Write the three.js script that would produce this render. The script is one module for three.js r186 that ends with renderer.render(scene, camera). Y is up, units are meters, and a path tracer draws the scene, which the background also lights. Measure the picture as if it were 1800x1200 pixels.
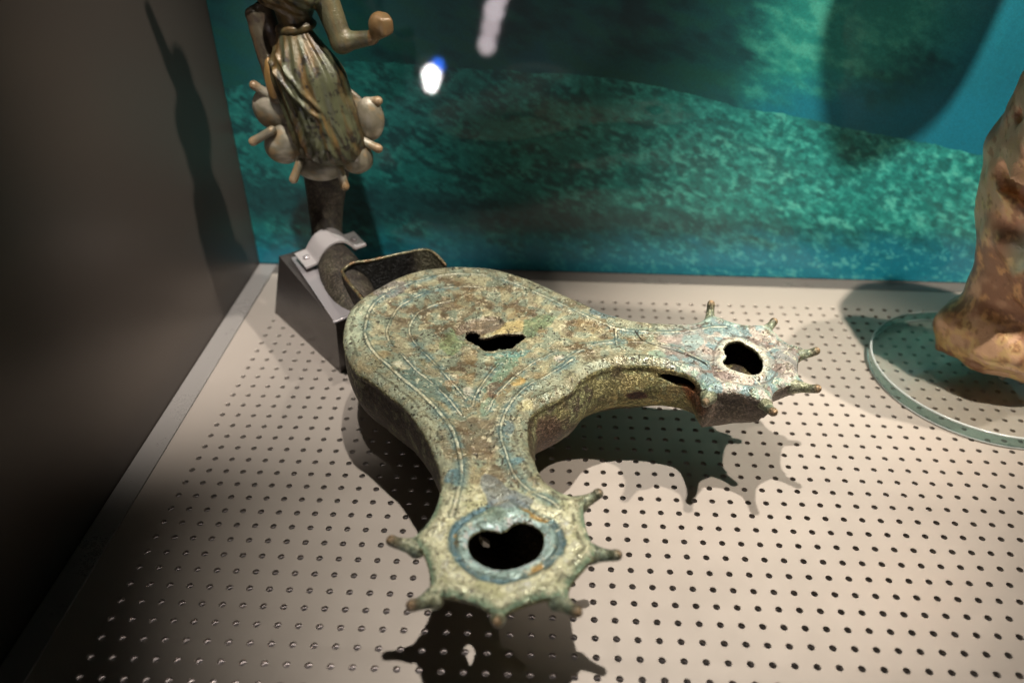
import * as THREE from 'three';
import { RoundedBoxGeometry } from 'three/addons/geometries/RoundedBoxGeometry.js';
import { RectAreaLightUniformsLib } from 'three/addons/lights/RectAreaLightUniformsLib.js';
import { mergeGeometries, mergeVertices } from 'three/addons/utils/BufferGeometryUtils.js';

// ------------------------------------------------------------------ camera, lamps, exposure (lengths below are in centimetres until put())
const CM = 0.01;
const scene = new THREE.Scene();
scene.background = new THREE.Color().setRGB(0.0035, 0.003, 0.003);
const camera = new THREE.PerspectiveCamera(48.11, 1024 / 682, 0.02, 20);
camera.position.set(0.1972767, 0.3168943, 0.3266271);
camera.up.set(-0.03044, 0.82255, -0.56787);
camera.lookAt(0.1972767 - 0.02893, 0.3168943 - 0.56862, 0.3266271 - 0.82209);
camera.focus = 0.42;
camera.userData.fStop = 5;
scene.add(camera);
const renderer = new THREE.WebGLRenderer({ antialias: true });
renderer.setSize(1024, 682);
renderer.toneMapping = THREE.LinearToneMapping;
renderer.toneMappingExposure = 1;
renderer.shadowMap.enabled = true;
// three museum spots: over the lamp, over the right end of the case, and in the room in front of the case
const SPOTS = [
  { at: [26, 134, -2], to: [26, 0, 2.5], cd: 7.2, color: [1, 0.93, 0.85], angle: 11.4, pen: 1, soft: 0.7, label: 'black spotlight on the track, straight above the double lamp' },
  { at: [93, 134, -2], to: [34, 0, -6], cd: 7.5, color: [1, 0.9, 0.79], angle: 9, pen: 1, soft: 0.7, label: 'black spotlight at the right end of the track, turned to the double lamp' },
  { at: [99, 134, 3], to: [-3, 13, -12], cd: 8.5, color: [1, 0.91, 0.82], angle: 6.2, pen: 0.9, soft: 1.6, label: 'black spotlight at the right end of the track, turned to the left wall' },
  { at: [62, 134, 30], to: [50, 6, -22], cd: 12.5, color: [1, 0.9, 0.78], angle: 11.5, pen: 1, soft: 0.8, label: 'black spotlight in front of the track, above the brown bust' },
  { at: [12, 134, 28], to: [1, 6, -14], cd: 7.5, color: [1, 0.93, 0.87], angle: 8, pen: 1, soft: 0.7, label: 'black spotlight in front of the track, turned to the figurine' },
];

// ------------------------------------------------------------------ helpers: names, noise, colours
const used = {};
const numbered = (n) => { const k = used[n] = (used[n] ?? -1) + 1; return k ? `${n}_${String(k).padStart(3, '0')}` : n; };
function tag(o, label, category, group, kind) {
  Object.assign(o.userData, { label }, category ? { category } : {}, group ? { group } : {}, kind ? { kind } : {});
  return o;
}
function thing(name, base, label, category, group) {
  const o = new THREE.Group(); o.name = numbered(name); o.position.set(base[0] * CM, base[1] * CM, base[2] * CM);
  o.userData.base = base; scene.add(o); return tag(o, label, category, group);
}
// geometry in world centimetres -> a named mesh under a thing (or a top-level mesh)
function put(name, geo, mat, parent, off) {
  let root = parent; while (root && !root.userData.base) root = root.parent;
  const b = root ? root.userData.base : [0, 0, 0];
  geo.translate(-b[0], -b[1], -b[2]); geo.scale(CM, CM, CM);
  const m = new THREE.Mesh(geo, mat); m.name = parent ? name : numbered(name);
  m.castShadow = m.receiveShadow = true;
  (parent || scene).add(m); return m;
}
const structure = (name, geo, mat, label) => { const m = put(name, geo, mat); m.userData.kind = 'structure'; if (label) m.userData.label = label; return m; };
const clamp = (x, a = 0, b = 1) => Math.min(b, Math.max(a, x));
const mix = (a, b, t) => a + (b - a) * t;
const sst = (a, b, x) => { const t = clamp((x - a) / (b - a)); return t * t * (3 - 2 * t); };
function h3(i, j, k, s) {
  let n = Math.imul(i, 374761393) + Math.imul(j, 668265263) + Math.imul(k, 1440662683) + Math.imul(s, 974634769);
  n = Math.imul(n ^ (n >>> 13), 1274126177); n = Math.imul(n ^ (n >>> 15), 2246822519);
  return ((n ^ (n >>> 16)) >>> 0) / 4294967296;
}
function vn2(x, y, s) {
  const i = Math.floor(x), j = Math.floor(y); let u = x - i, v = y - j; u = u * u * (3 - 2 * u); v = v * v * (3 - 2 * v);
  return mix(mix(h3(i, j, 0, s), h3(i + 1, j, 0, s), u), mix(h3(i, j + 1, 0, s), h3(i + 1, j + 1, 0, s), u), v);
}
function vn3(x, y, z, s) {
  const i = Math.floor(x), j = Math.floor(y), k = Math.floor(z); let u = x - i, v = y - j, w = z - k;
  u = u * u * (3 - 2 * u); v = v * v * (3 - 2 * v); w = w * w * (3 - 2 * w);
  const L = (kk) => mix(mix(h3(i, j, kk, s), h3(i + 1, j, kk, s), u), mix(h3(i, j + 1, kk, s), h3(i + 1, j + 1, kk, s), u), v);
  return mix(L(k), L(k + 1), w);
}
function fbm2(x, y, o, s) { let a = 0.5, r = 0, t = 0; for (let k = 0; k < o; k++) { r += a * vn2(x, y, s + k); t += a; a *= 0.5; x = x * 2.03 + 7.1; y = y * 2.03 + 3.7; } return r / t; }
function fbm3(x, y, z, o, s) { let a = 0.5, r = 0, t = 0; for (let k = 0; k < o; k++) { r += a * vn3(x, y, z, s + k); t += a; a *= 0.5; x = x * 2.03 + 7.1; y = y * 2.03 + 3.7; z = z * 2.03 + 1.3; } return r / t; }
const toLin = (c) => (c <= 0.04045 ? c / 12.92 : ((c + 0.055) / 1.055) ** 2.4);
const toS = (c) => (c <= 0.0031308 ? 12.92 * c : 1.055 * c ** (1 / 2.4) - 0.055);
const ALB = 0.66;                                                     // photograph's fully lit tone -> base colour
const LUT = new Uint8Array(1024).map((_, i) => Math.round(255 * toS(toLin(i / 1023) * ALB)));
const lutS = (v) => LUT[clamp(Math.round(v * 4.0118), 0, 1023)];
const blend = (c, d, a) => { c[0] += (d[0] - c[0]) * a; c[1] += (d[1] - c[1]) * a; c[2] += (d[2] - c[2]) * a; };
function catmull(P, closed, n) {
  const out = [], N = P.length, D = P[0].length, at = (i) => (closed ? P[(i + N) % N] : P[clamp(i, 0, N - 1)]);
  for (let i = 0; i < (closed ? N : N - 1); i++) for (let k = 0; k < n; k++) {
    const t = k / n, a = at(i - 1), b = at(i), c = at(i + 1), d = at(i + 2), q = [];
    for (let e = 0; e < D; e++) q.push(0.5 * (2 * b[e] + (c[e] - a[e]) * t + (2 * a[e] - 5 * b[e] + 4 * c[e] - d[e]) * t * t + (3 * b[e] - a[e] - 3 * c[e] + d[e]) * t ** 3));
    out.push(q);
  }
  if (!closed) out.push(P[N - 1]);
  return out;
}
function sdPoly(P, x, z) {                                            // negative inside
  let d = 1e9, inside = false;
  for (let i = 0, j = P.length - 1; i < P.length; j = i++) {
    const ax = P[j][0], az = P[j][1], ex = P[i][0] - ax, ez = P[i][1] - az, wx = x - ax, wz = z - az;
    const t = clamp((wx * ex + wz * ez) / (ex * ex + ez * ez + 1e-12)), px = wx - ex * t, pz = wz - ez * t;
    d = Math.min(d, px * px + pz * pz);
    if ((az > z) !== (P[i][1] > z) && x < ax + (z - az) / ez * ex) inside = !inside;
  }
  return inside ? -Math.sqrt(d) : Math.sqrt(d);
}
function dataTexture(w, h, data, srgb, rx = 1, ry = 1) {
  const t = new THREE.DataTexture(data, w, h); t.magFilter = THREE.LinearFilter; t.minFilter = THREE.LinearMipmapLinearFilter; t.generateMipmaps = true;
  t.wrapS = t.wrapT = THREE.RepeatWrapping; t.repeat.set(rx, ry); if (srgb) t.colorSpace = THREE.SRGBColorSpace; t.needsUpdate = true; return t;
}

// ------------------------------------------------------------------ helpers: geometry
// naive surface nets of a sampled field (positive inside)
function surfaceNets(f, nx, ny, nz, o, c) {
  const id = new Int32Array(nx * ny * nz).fill(-1), P = [], I = [], sx = 1, sy = nx, sz = nx * ny;
  const corner = [0, sx, sy, sx + sy, sz, sx + sz, sy + sz, sx + sy + sz];
  const E = [[0, 1], [2, 3], [4, 5], [6, 7], [0, 2], [1, 3], [4, 6], [5, 7], [0, 4], [1, 5], [2, 6], [3, 7]];
  for (let z = 0; z < nz - 1; z++) for (let y = 0; y < ny - 1; y++) for (let x = 0; x < nx - 1; x++) {
    const b = x + y * sy + z * sz; let m = 0;
    for (let k = 0; k < 8; k++) if (f[b + corner[k]] > 0) m |= 1 << k;
    if (m === 0 || m === 255) continue;
    let ax = 0, ay = 0, az = 0, n = 0;
    for (const [p, q] of E) {
      if (!((m >> p ^ m >> q) & 1)) continue;
      const fp = f[b + corner[p]], t = fp / (fp - f[b + corner[q]]);
      ax += (p & 1) + t * ((q & 1) - (p & 1)); ay += (p >> 1 & 1) + t * ((q >> 1 & 1) - (p >> 1 & 1)); az += (p >> 2) + t * ((q >> 2) - (p >> 2)); n++;
    }
    id[b] = P.length / 3; P.push(o[0] + c * (x + ax / n), o[1] + c * (y + ay / n), o[2] + c * (z + az / n));
  }
  const quad = (a, b, d, e, flip) => { if (a < 0 || b < 0 || d < 0 || e < 0) return; if (flip) I.push(a, d, b, b, d, e); else I.push(a, b, d, b, e, d); };
  for (let z = 1; z < nz - 1; z++) for (let y = 1; y < ny - 1; y++) for (let x = 1; x < nx - 1; x++) {
    const b = x + y * sy + z * sz, s = f[b] > 0;
    if (s !== f[b + sx] > 0) quad(id[b - sy - sz], id[b - sz], id[b - sy], id[b], !s);
    if (s !== f[b + sy] > 0) quad(id[b - sx - sz], id[b - sz], id[b - sx], id[b], s);
    if (s !== f[b + sz] > 0) quad(id[b - sx - sy], id[b - sy], id[b - sx], id[b], !s);
  }
  const g = new THREE.BufferGeometry();
  g.setAttribute('position', new THREE.Float32BufferAttribute(P, 3)); g.setIndex(I); g.computeVertexNormals(); return g;
}
function sample(o, hi, c, fn) {
  const nx = Math.ceil((hi[0] - o[0]) / c), ny = Math.ceil((hi[1] - o[1]) / c), nz = Math.ceil((hi[2] - o[2]) / c), f = new Float32Array(nx * ny * nz);
  for (let k = 0, z = 0; z < nz; z++) for (let y = 0; y < ny; y++) for (let x = 0; x < nx; x++) f[k++] = fn(o[0] + x * c, o[1] + y * c, o[2] + z * c);
  return surfaceNets(f, nx, ny, nz, o, c);
}
// a round limb along points [x,y,z,radius], ends rounded
function limb(P, seg = 14, n = 6, sq = 1, closed = true) {
  const Q = catmull(P, false, n), pos = [], idx = []; let rows = 0;
  const V = Q.map((q) => new THREE.Vector3(q[0], q[1], q[2]));
  const T = V.map((_, i) => new THREE.Vector3().subVectors(V[Math.min(i + 1, V.length - 1)], V[Math.max(i - 1, 0)]).normalize());
  let N = new THREE.Vector3(0, 1, 0); if (Math.abs(T[0].y) > 0.9) N.set(1, 0, 0);
  const ring = (c, t, r) => {
    N.addScaledVector(t, -N.dot(t)).normalize(); const B = new THREE.Vector3().crossVectors(t, N);
    for (let s = 0; s < seg; s++) { const a = s / seg * 2 * Math.PI; const p = c.clone().addScaledVector(N, Math.cos(a) * r * sq).addScaledVector(B, Math.sin(a) * r); pos.push(p.x, p.y, p.z); }
    rows++;
  };
  const r0 = Q[0][3], r1 = Q[Q.length - 1][3];
  if (closed) for (const a of [80, 55, 28]) ring(V[0].clone().addScaledVector(T[0], -r0 * Math.sin(a * Math.PI / 180)), T[0], r0 * Math.cos(a * Math.PI / 180));
  V.forEach((v, i) => ring(v, T[i], Q[i][3]));
  if (closed) for (const a of [28, 55, 80]) ring(V[V.length - 1].clone().addScaledVector(T[T.length - 1], r1 * Math.sin(a * Math.PI / 180)), T[T.length - 1], r1 * Math.cos(a * Math.PI / 180));
  for (let k = 0; k < rows - 1; k++) for (let s = 0; s < seg; s++) { const a = k * seg + s, b = k * seg + (s + 1) % seg; idx.push(a, b, a + seg, b, b + seg, a + seg); }
  if (closed) {
    const a = pos.length / 3; const e = V[0].clone().addScaledVector(T[0], -r0), h = V[V.length - 1].clone().addScaledVector(T[T.length - 1], r1);
    pos.push(e.x, e.y, e.z, h.x, h.y, h.z); const l = (rows - 1) * seg;
    for (let s = 0; s < seg; s++) idx.push(a, (s + 1) % seg, s, a + 1, l + s, l + (s + 1) % seg);
  }
  const g = new THREE.BufferGeometry(); g.setAttribute('position', new THREE.Float32BufferAttribute(pos, 3)); g.setIndex(idx); g.computeVertexNormals(); return g;
}
// vertex colours (photograph tones 0-255) and box-projected uv in centimetres / 6
function paint(g, fn) {
  const p = g.attributes.position, n = g.attributes.normal, c = new Float32Array(p.count * 3);
  for (let i = 0; i < p.count; i++) { const v = fn(p.getX(i), p.getY(i), p.getZ(i), n.getX(i), n.getY(i), n.getZ(i)); for (let k = 0; k < 3; k++) c[3 * i + k] = toLin(clamp(v[k] / 255)) * ALB; }
  g.setAttribute('color', new THREE.BufferAttribute(c, 3)); return g;
}
function boxUV(g, s = 6) {                                            // each triangle takes the plane it faces most
  const q = g.index ? g.toNonIndexed() : g, p = q.attributes.position, uv = new Float32Array(p.count * 2), a = new THREE.Vector3(), b = new THREE.Vector3(), c = new THREE.Vector3();
  for (let i = 0; i < p.count; i += 3) {
    a.fromBufferAttribute(p, i); b.fromBufferAttribute(p, i + 1); c.fromBufferAttribute(p, i + 2);
    const n = b.clone().sub(a).cross(c.clone().sub(a)), x = Math.abs(n.x), y = Math.abs(n.y), z = Math.abs(n.z);
    for (let k = 0; k < 3; k++) {
      const v = [a, b, c][k], u = y >= x && y >= z ? [v.x, v.z] : x >= z ? [v.z, v.y] : [v.x, v.y];
      uv[2 * (i + k)] = u[0] / s; uv[2 * (i + k) + 1] = u[1] / s;
    }
  }
  q.setAttribute('uv', new THREE.BufferAttribute(uv, 2)); return q;
}
function box(x0, x1, y0, y1, z0, z1, r = 0.04) { const g = new RoundedBoxGeometry(x1 - x0, y1 - y0, z1 - z0, 2, r); g.translate((x0 + x1) / 2, (y0 + y1) / 2, (z0 + z1) / 2); return g; }

// ------------------------------------------------------------------ shared textures and materials
const GS = 512, grainData = new Uint8Array(GS * GS * 4), grainBump = new Uint8Array(GS * GS * 4);
{
  const per = (x, y, f, s) => {                                       // noise that repeats over the tile
    const X = x * f, Y = y * f, i = Math.floor(X), j = Math.floor(Y); let u = X - i, v = Y - j; u = u * u * (3 - 2 * u); v = v * v * (3 - 2 * v); const w = (a) => ((a % f) + f) % f;
    return mix(mix(h3(w(i), w(j), 0, s), h3(w(i + 1), w(j), 0, s), u), mix(h3(w(i), w(j + 1), 0, s), h3(w(i + 1), w(j + 1), 0, s), u), v);
  };
  for (let y = 0; y < GS; y++) for (let x = 0; x < GS; x++) {
    const u = x / GS, v = y / GS, n1 = per(u, v, 24, 1), n2 = per(u, v, 56, 2), n3 = per(u, v, 120, 3), n4 = per(u, v, 230, 4), k = 4 * (y * GS + x);
    let t = 0.72 + 0.22 * (n1 - 0.5) + 0.3 * (n2 - 0.5) + 0.34 * (n3 - 0.5) + 0.3 * (n4 - 0.5);
    const crust = sst(0.62, 0.72, 0.5 * n2 + 0.5 * n3), pit = sst(0.66, 0.8, 0.4 * n1 + 0.6 * n4);
    t += 0.24 * crust - 0.34 * pit;
    const l = clamp(t) * 255; grainData[k] = l; grainData[k + 1] = clamp(l * (0.99 + 0.02 * n1), 0, 255); grainData[k + 2] = clamp(l * (0.94 + 0.1 * n2), 0, 255); grainData[k + 3] = 255;
    const b = clamp(0.45 + 0.3 * crust - 0.4 * pit + 0.3 * (n3 - 0.5) + 0.3 * (n2 - 0.5)) * 255; grainBump[k] = grainBump[k + 1] = grainBump[k + 2] = b; grainBump[k + 3] = 255;
  }
}
const grainMap = dataTexture(GS, GS, grainData, true), grainBumpMap = dataTexture(GS, GS, grainBump, false);
const std = (o) => new THREE.MeshStandardMaterial(o);
const lin = (r, g, b) => new THREE.Color().setRGB(r, g, b);
const bronzeSide = std({ vertexColors: true, map: grainMap, bumpMap: grainBumpMap, bumpScale: 0.0006, roughness: 0.62, metalness: 0.15, side: THREE.DoubleSide });
const bronzeSmooth = std({ vertexColors: true, map: grainMap, bumpMap: grainBumpMap, bumpScale: 0.0002, roughness: 0.36, metalness: 0.45 });
const bronzeKnob = std({ vertexColors: true, map: grainMap, bumpMap: grainBumpMap, bumpScale: 0.0003, roughness: 0.5, metalness: 0.2 });
const bronzeFig = std({ vertexColors: true, bumpMap: grainBumpMap, bumpScale: 0.00012, roughness: 0.4, metalness: 0.15 });

// ------------------------------------------------------------------ the setting: case floor, strips, wall, printed back panel
const sheetRough = (() => {
  const N = 256, d = new Uint8Array(N * N * 4);
  for (let y = 0; y < N; y++) for (let x = 0; x < N; x++) { const k = 4 * (y * N + x), v = 150 + 70 * (fbm2(x / 40, y / 40, 3, 50) - 0.5) + 26 * (h3(x, y, 0, 51) - 0.5); d[k] = d[k + 1] = d[k + 2] = clamp(v, 0, 255); d[k + 3] = 255; }
  return dataTexture(N, N, d, false);
})();
const sheet = std({ color: lin(0.425, 0.375, 0.325), roughness: 0.62, metalness: 0.25, roughnessMap: sheetRough, side: THREE.DoubleSide });
const stripMat = std({ color: lin(0.34, 0.32, 0.3), roughness: 0.5, metalness: 0.35, roughnessMap: sheetRough });
const trayMat = std({ color: lin(0.34, 0.32, 0.31), roughness: 0.5, metalness: 0.2 });
{
  const X0 = -2.24, X1 = 84, Z0 = -22.05, Z1 = 24, i0 = 0, i1 = 62, j0 = -19, j1 = 21, T = 0.22, R = 0.163, S = 20;
  const pos = [], idx = [], wall = [], widx = [];
  const square = (a) => { const c = Math.cos(a), s = Math.sin(a), m = 0.5 / Math.max(Math.abs(c), Math.abs(s)); return [c * m, s * m]; };
  for (let j = j0; j <= j1; j++) for (let i = i0; i <= i1; i++) {
    const b = pos.length / 3, w = wall.length / 3;
    for (let s = 0; s < S; s++) {
      const a = (s + 0.5) / S * 2 * Math.PI - Math.PI / 4 - Math.PI / S, q = square(a), c = Math.cos(a), n = Math.sin(a);
      pos.push(i + q[0], 0, j + q[1], i + c * (R + 0.016), 0, j + n * (R + 0.016), i + c * R, -0.014, j + n * R);
      wall.push(i + c * R, -0.014, j + n * R, i + c * R, -T, j + n * R);
    }
    for (let s = 0; s < S; s++) {
      const p = b + 3 * s, q = b + 3 * ((s + 1) % S), u = w + 2 * s, v = w + 2 * ((s + 1) % S);
      idx.push(p, p + 1, q, q, p + 1, q + 1, p + 1, p + 2, q + 1, q + 1, p + 2, q + 2);
      widx.push(u, u + 1, v, v, u + 1, v + 1);
    }
  }
  const flat = (x0, x1, z0, z1) => { const b = pos.length / 3; pos.push(x0, 0, z0, x1, 0, z0, x0, 0, z1, x1, 0, z1); idx.push(b, b + 2, b + 1, b + 1, b + 2, b + 3); };
  const ax = i0 - 0.5, bx = i1 + 0.5, az = j0 - 0.5, bz = j1 + 0.5;
  flat(X0, ax, Z0, Z1); flat(bx, X1, Z0, Z1); flat(ax, bx, Z0, az); flat(ax, bx, bz, Z1);
  const edge = (x0, z0, x1, z1) => { const b = pos.length / 3; pos.push(x0, 0, z0, x1, 0, z1, x0, -T, z0, x1, -T, z1); idx.push(b, b + 1, b + 2, b + 1, b + 3, b + 2); };
  edge(X0, Z0, X0, Z1); edge(X1, Z0, X0, Z0); edge(X0, Z1, X1, Z1); edge(X1, Z1, X1, Z0);
  const make = (P, I) => { const g = new THREE.BufferGeometry(); g.setAttribute('position', new THREE.Float32BufferAttribute(P, 3)); g.setIndex(I); const q = g.toNonIndexed(); q.computeVertexNormals(); const uv = []; for (let k = 0; k < q.attributes.position.count; k++) uv.push(q.attributes.position.getX(k) / 12, (q.attributes.position.getZ(k) + q.attributes.position.getY(k)) / 12); q.setAttribute('uv', new THREE.Float32BufferAttribute(uv, 2)); return q; };
  const floor = structure('floor', make(pos, idx), sheet, 'beige perforated metal floor of the display case');
  const holes = make(wall, widx); holes.computeVertexNormals();
  holes.scale(CM, CM, CM); const hm = new THREE.Mesh(holes, sheet); hm.name = 'hole'; hm.userData.kind = 'stuff'; hm.castShadow = hm.receiveShadow = true; floor.add(hm);
}
structure('floor_tray', box(-3.9, 84, -2.3, -2.0, -23.7, 24), trayMat);
const uvBox = (g, s = 12) => boxUV(g, s);
structure('floor_strip', uvBox(box(-3.8, -2.32, -0.9, 0, -23.6, 24, 0.03)), stripMat, 'narrow metal strip along the left wall');
structure('floor_strip', uvBox(box(-2.30, 84, -0.9, 0, -23.66, -22.12, 0.03)), std({ color: lin(0.15, 0.13, 0.115), roughness: 0.5, metalness: 0.3, roughnessMap: sheetRough }), 'narrow metal strip under the printed panel');
structure('floor_edge', box(-3.9, 84, -8, 0, 24.02, 25.2, 0.1), stripMat);
const wallMat = std({ color: lin(0.08, 0.066, 0.056), roughness: 0.34, metalness: 0.45 });
structure('wall_left', uvBox(box(-5.4, -3.85, -8, 150, -24, 24, 0.05), 30), wallMat, 'dark satin metal side wall of the case');

// printed underwater photograph: seabed, dune crests and blue water, with the dune tones paler towards the right
{
  const W = 1664, H = 832, d = new Uint8Array(W * H * 4), PW = 84, PH = 42;
  const ridge = [[-6, 14.3], [-2.2, 15.0], [1.8, 16.3], [6.9, 16.8], [13.5, 16.5], [18.8, 16.3], [24.1, 16.0], [29.4, 15.2], [33.6, 14.2], [38.5, 13.5], [44.1, 12.4], [49.1, 11.6], [52.9, 10.9], [62, 9.8], [82, 9]];
  const R = catmull(ridge, false, 8), ry = (x) => { let k = 1; while (k < R.length - 1 && R[k][0] < x) k++; const t = clamp((x - R[k - 1][0]) / (R[k][0] - R[k - 1][0])); return mix(R[k - 1][1], R[k][1], t); };
  const band = [[34.4, 14.6], [34.6, 17.8], [33.8, 20], [34.6, 24], [36, 30], [52, 34], [50, 26], [52, 20], [49, 17], [46, 18], [42, 15], [39, 14.6]];
  const peak = [[16.2, 16.2], [18.6, 17.6], [19.7, 19], [20.3, 17.4], [21.4, 16.0]];
  for (let py = 0; py < H; py++) for (let px = 0; px < W; px++) {
    const x = -3.85 + px / W * PW, y = py / H * PH, r = ry(x) + 0.35 * (fbm2(x * 0.8, y * 0.8, 3, 60) - 0.5), c = [0, 0, 0];
    const yy = y + 0.32 * x, m = fbm2(x * 0.62, yy * 1.25, 5, 61), f = fbm2(x * 1.9, yy * 2.9, 4, 66), g = fbm2(x * 4.4, yy * 6, 3, 71), big = fbm2(x * 0.11, y * 0.2, 3, 75);
    if (y < r) {
      const t = (r - y) / Math.max(r, 1), lx = sst(5, 46, x + 5 * (big - 0.5));
      c[0] = 18; c[1] = 108; c[2] = 104;
      blend(c, [62, 188, 174], clamp(0.22 + 0.5 * lx) * sst(0.22, 0.68, 0.5 * m + 0.4 * f + 0.1 * g));
      blend(c, [8, 60, 64], sst(0.42, 0.68, 0.5 * m + 0.4 * (1 - f) + 0.1 * (1 - g)) * (0.8 - 0.35 * lx));
      blend(c, [126, 212, 190], sst(0.5, 0.74, 0.5 * f + 0.25 * g + 0.25 * m) * (0.16 + 0.34 * lx));
      const val = Math.abs(y - (4.4 + 0.06 * (24 - x) + 1.6 * (big - 0.5))) / 2.2; blend(c, [6, 46, 52], 0.6 * (1 - sst(0.3, 1.1, val + 0.8 * (m - 0.5))) * (1 - 0.35 * lx));
      const base = sst(3.8, 0.6, y + 2.6 * (m - 0.5) - 0.025 * x); blend(c, [6, 120, 144], base * 0.85); blend(c, [100, 180, 176], base * sst(0.52, 0.7, 0.6 * f + 0.4 * g) * (0.2 + 0.5 * lx));
    } else {
      c[0] = 10; c[1] = 86; c[2] = 88;
      blend(c, [16, 88, 78], sst(0.4, 0.7, 0.7 * m + 0.3 * f) * 0.8); blend(c, [5, 50, 56], 0.8 * sst(0.44, 0.7, big * 0.6 + 0.4 * (1 - m)));
      const q = sdPoly(band, x + 3 * (m - 0.5), y + 2.4 * (f - 0.5)), ib = sst(1.6, -2.2, q);
      blend(c, [30, 146, 134], ib * 0.85); blend(c, [84, 180, 158], ib * sst(0.36, 0.7, 0.6 * m + 0.4 * f) * 0.75);
      const water = sst(2.6, -0.6, y - (r + 0.5 + 0.18 * (x - 36)) + 2.2 * (m - 0.5)) * sst(33, 37, x); blend(c, [4, 118, 138], 0.9 * water);
      blend(c, [4, 108, 130], 0.85 * sst(44, 51, x + 3 * (m - 0.5)));
      blend(c, [12, 84, 98], 0.6 * sst(0.5, -0.5, sdPoly(peak, x, y + 1.2 * (f - 0.5))));
    }
    const k = 4 * (py * W + px), gr = 0.9 + 0.2 * h3(px, py, 0, 79);
    d[k] = clamp(c[0] * gr, 0, 255); d[k + 1] = clamp(c[1] * gr, 0, 255); d[k + 2] = clamp(c[2] * gr, 0, 255); d[k + 3] = 255;
  }
  const map = dataTexture(W, H, d, true); map.wrapS = map.wrapT = THREE.ClampToEdgeWrapping;
  const g = box(-3.83, PW - 3.85, 0.02, PH, -25.2, -23.7, 0.02), p = g.attributes.position, uv = [];
  for (let k = 0; k < p.count; k++) uv.push(clamp((p.getX(k) + 3.85) / PW), clamp(p.getY(k) / PH));
  g.setAttribute('uv', new THREE.Float32BufferAttribute(uv, 2));
  const m = new THREE.MeshPhysicalMaterial({ map, roughness: 0.6, clearcoat: 0.5, clearcoatRoughness: 0.03 });
  tag(put('backdrop_print', g, m), 'teal underwater photograph of the seabed printed on the back panel', 'printed panel');
  structure('wall_back', box(-3.83, 84, PH + 0.1, 150, -25.2, -23.72, 0.02), wallMat);
}

// ------------------------------------------------------------------ the double-nozzled lamp
const LAMP = thing('oil_lamp', [17, 0, -2], 'large corroded green bronze oil lamp with two spread nozzles, in the centre of the case', 'oil lamp');
const OUT = catmull([[8.74,-3.26],[8.53,-4.87],[8.61,-6.40],[9.09,-7.63],[9.92,-8.93],[10.82,-10.07],[12.02,-10.99],[13.75,-11.55],[15.10,-11.67],[16.81,-11.54],[18.53,-10.73],[19.65,-10.01],[20.96,-8.91],[22.75,-7.44],[23.79,-6.55],[24.85,-6.01],[25.88,-5.71],[27.02,-5.54],[28.52,-5.52],[29.51,-5.82],[30.31,-6.56],[30.88,-6.34],[31.35,-5.99],[32.24,-5.66],[33.33,-5.66],[33.70,-5.14],[34.01,-4.27],[34.39,-3.77],[34.96,-3.46],[34.46,-2.55],[34.12,-1.60],[34.00,-0.79],[34.15,-0.35],[33.44,-0.16],[32.79,0.17],[32.24,0.73],[31.99,1.54],[31.60,1.35],[31.12,1.01],[30.43,0.73],[29.50,0.73],[28.89,1.00],[28.63,0.29],[28.46,-0.40],[28.07,-0.79],[27.40,-1.08],[26.46,-1.45],[25.19,-1.54],[24.00,-1.32],[22.98,-0.78],[22.28,-0.03],[21.61,1.14],[20.78,1.89],[20.09,2.43],[19.64,3.09],[19.46,3.92],[19.48,4.85],[19.63,5.88],[19.83,6.38],[20.02,6.95],[20.30,7.64],[20.66,8.06],[21.19,8.46],[21.72,8.62],[22.22,8.61],[22.09,9.31],[22.11,9.88],[22.21,10.54],[22.39,11.18],[22.64,11.58],[22.43,11.94],[22.01,12.52],[21.60,13.12],[21.39,13.60],[21.35,14.23],[20.96,14.03],[20.43,14.06],[19.75,14.32],[19.16,14.66],[18.70,14.98],[18.32,14.70],[17.78,14.41],[17.00,14.18],[16.22,14.12],[15.78,14.29],[15.92,13.86],[15.87,13.20],[15.66,12.53],[15.38,11.93],[14.88,11.45],[15.12,11.00],[15.36,10.55],[15.61,9.86],[15.72,9.04],[15.70,8.06],[15.54,7.18],[15.14,6.19],[14.73,5.21],[14.08,4.11],[13.20,2.83],[12.26,1.91],[11.15,0.81],[10.16,-0.05],[9.42,-1.27],[8.96,-2.41]], true, 4);
const FILL = [[15.71,-3.81],[15.75,-4.44],[16.18,-4.73],[16.61,-4.30],[16.50,-3.85],[17.18,-3.89],[17.56,-4.23],[18.25,-4.39],[18.94,-4.43],[19.20,-4.09],[18.87,-3.54],[18.41,-3.00],[17.83,-2.80],[17.08,-2.59],[16.76,-2.91],[16.25,-3.23],[15.94,-3.47]];
const WICK1 = catmull([[17.27,11.64],[17.31,11.21],[17.58,10.88],[17.99,10.73],[18.58,10.83],[18.82,10.71],[19.06,10.42],[19.48,10.27],[19.99,10.43],[20.33,10.85],[20.37,11.38],[20.18,12.01],[19.70,12.43],[19.07,12.71],[18.60,12.76],[18.03,12.61],[17.52,12.24]], true, 2);
const RING1 = catmull([[16.85,10.25],[17.73,9.53],[18.91,8.88],[19.98,9.76],[20.83,10.17],[21.24,10.91],[21.23,11.65],[20.82,12.38],[20.03,13.00],[18.95,13.48],[18.01,13.39],[17.18,12.85],[16.57,11.98],[16.44,11.15],[16.62,10.49]], true, 3);
const LIP1 = catmull([[16.99,10.80],[17.59,9.99],[18.92,9.06],[19.90,9.99],[20.66,10.62],[20.87,11.25],[20.74,11.88],[20.18,12.51],[19.56,13.03],[18.63,13.22],[17.83,13.01],[17.23,12.55],[16.88,11.86],[16.86,11.23]], true, 3);
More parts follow.
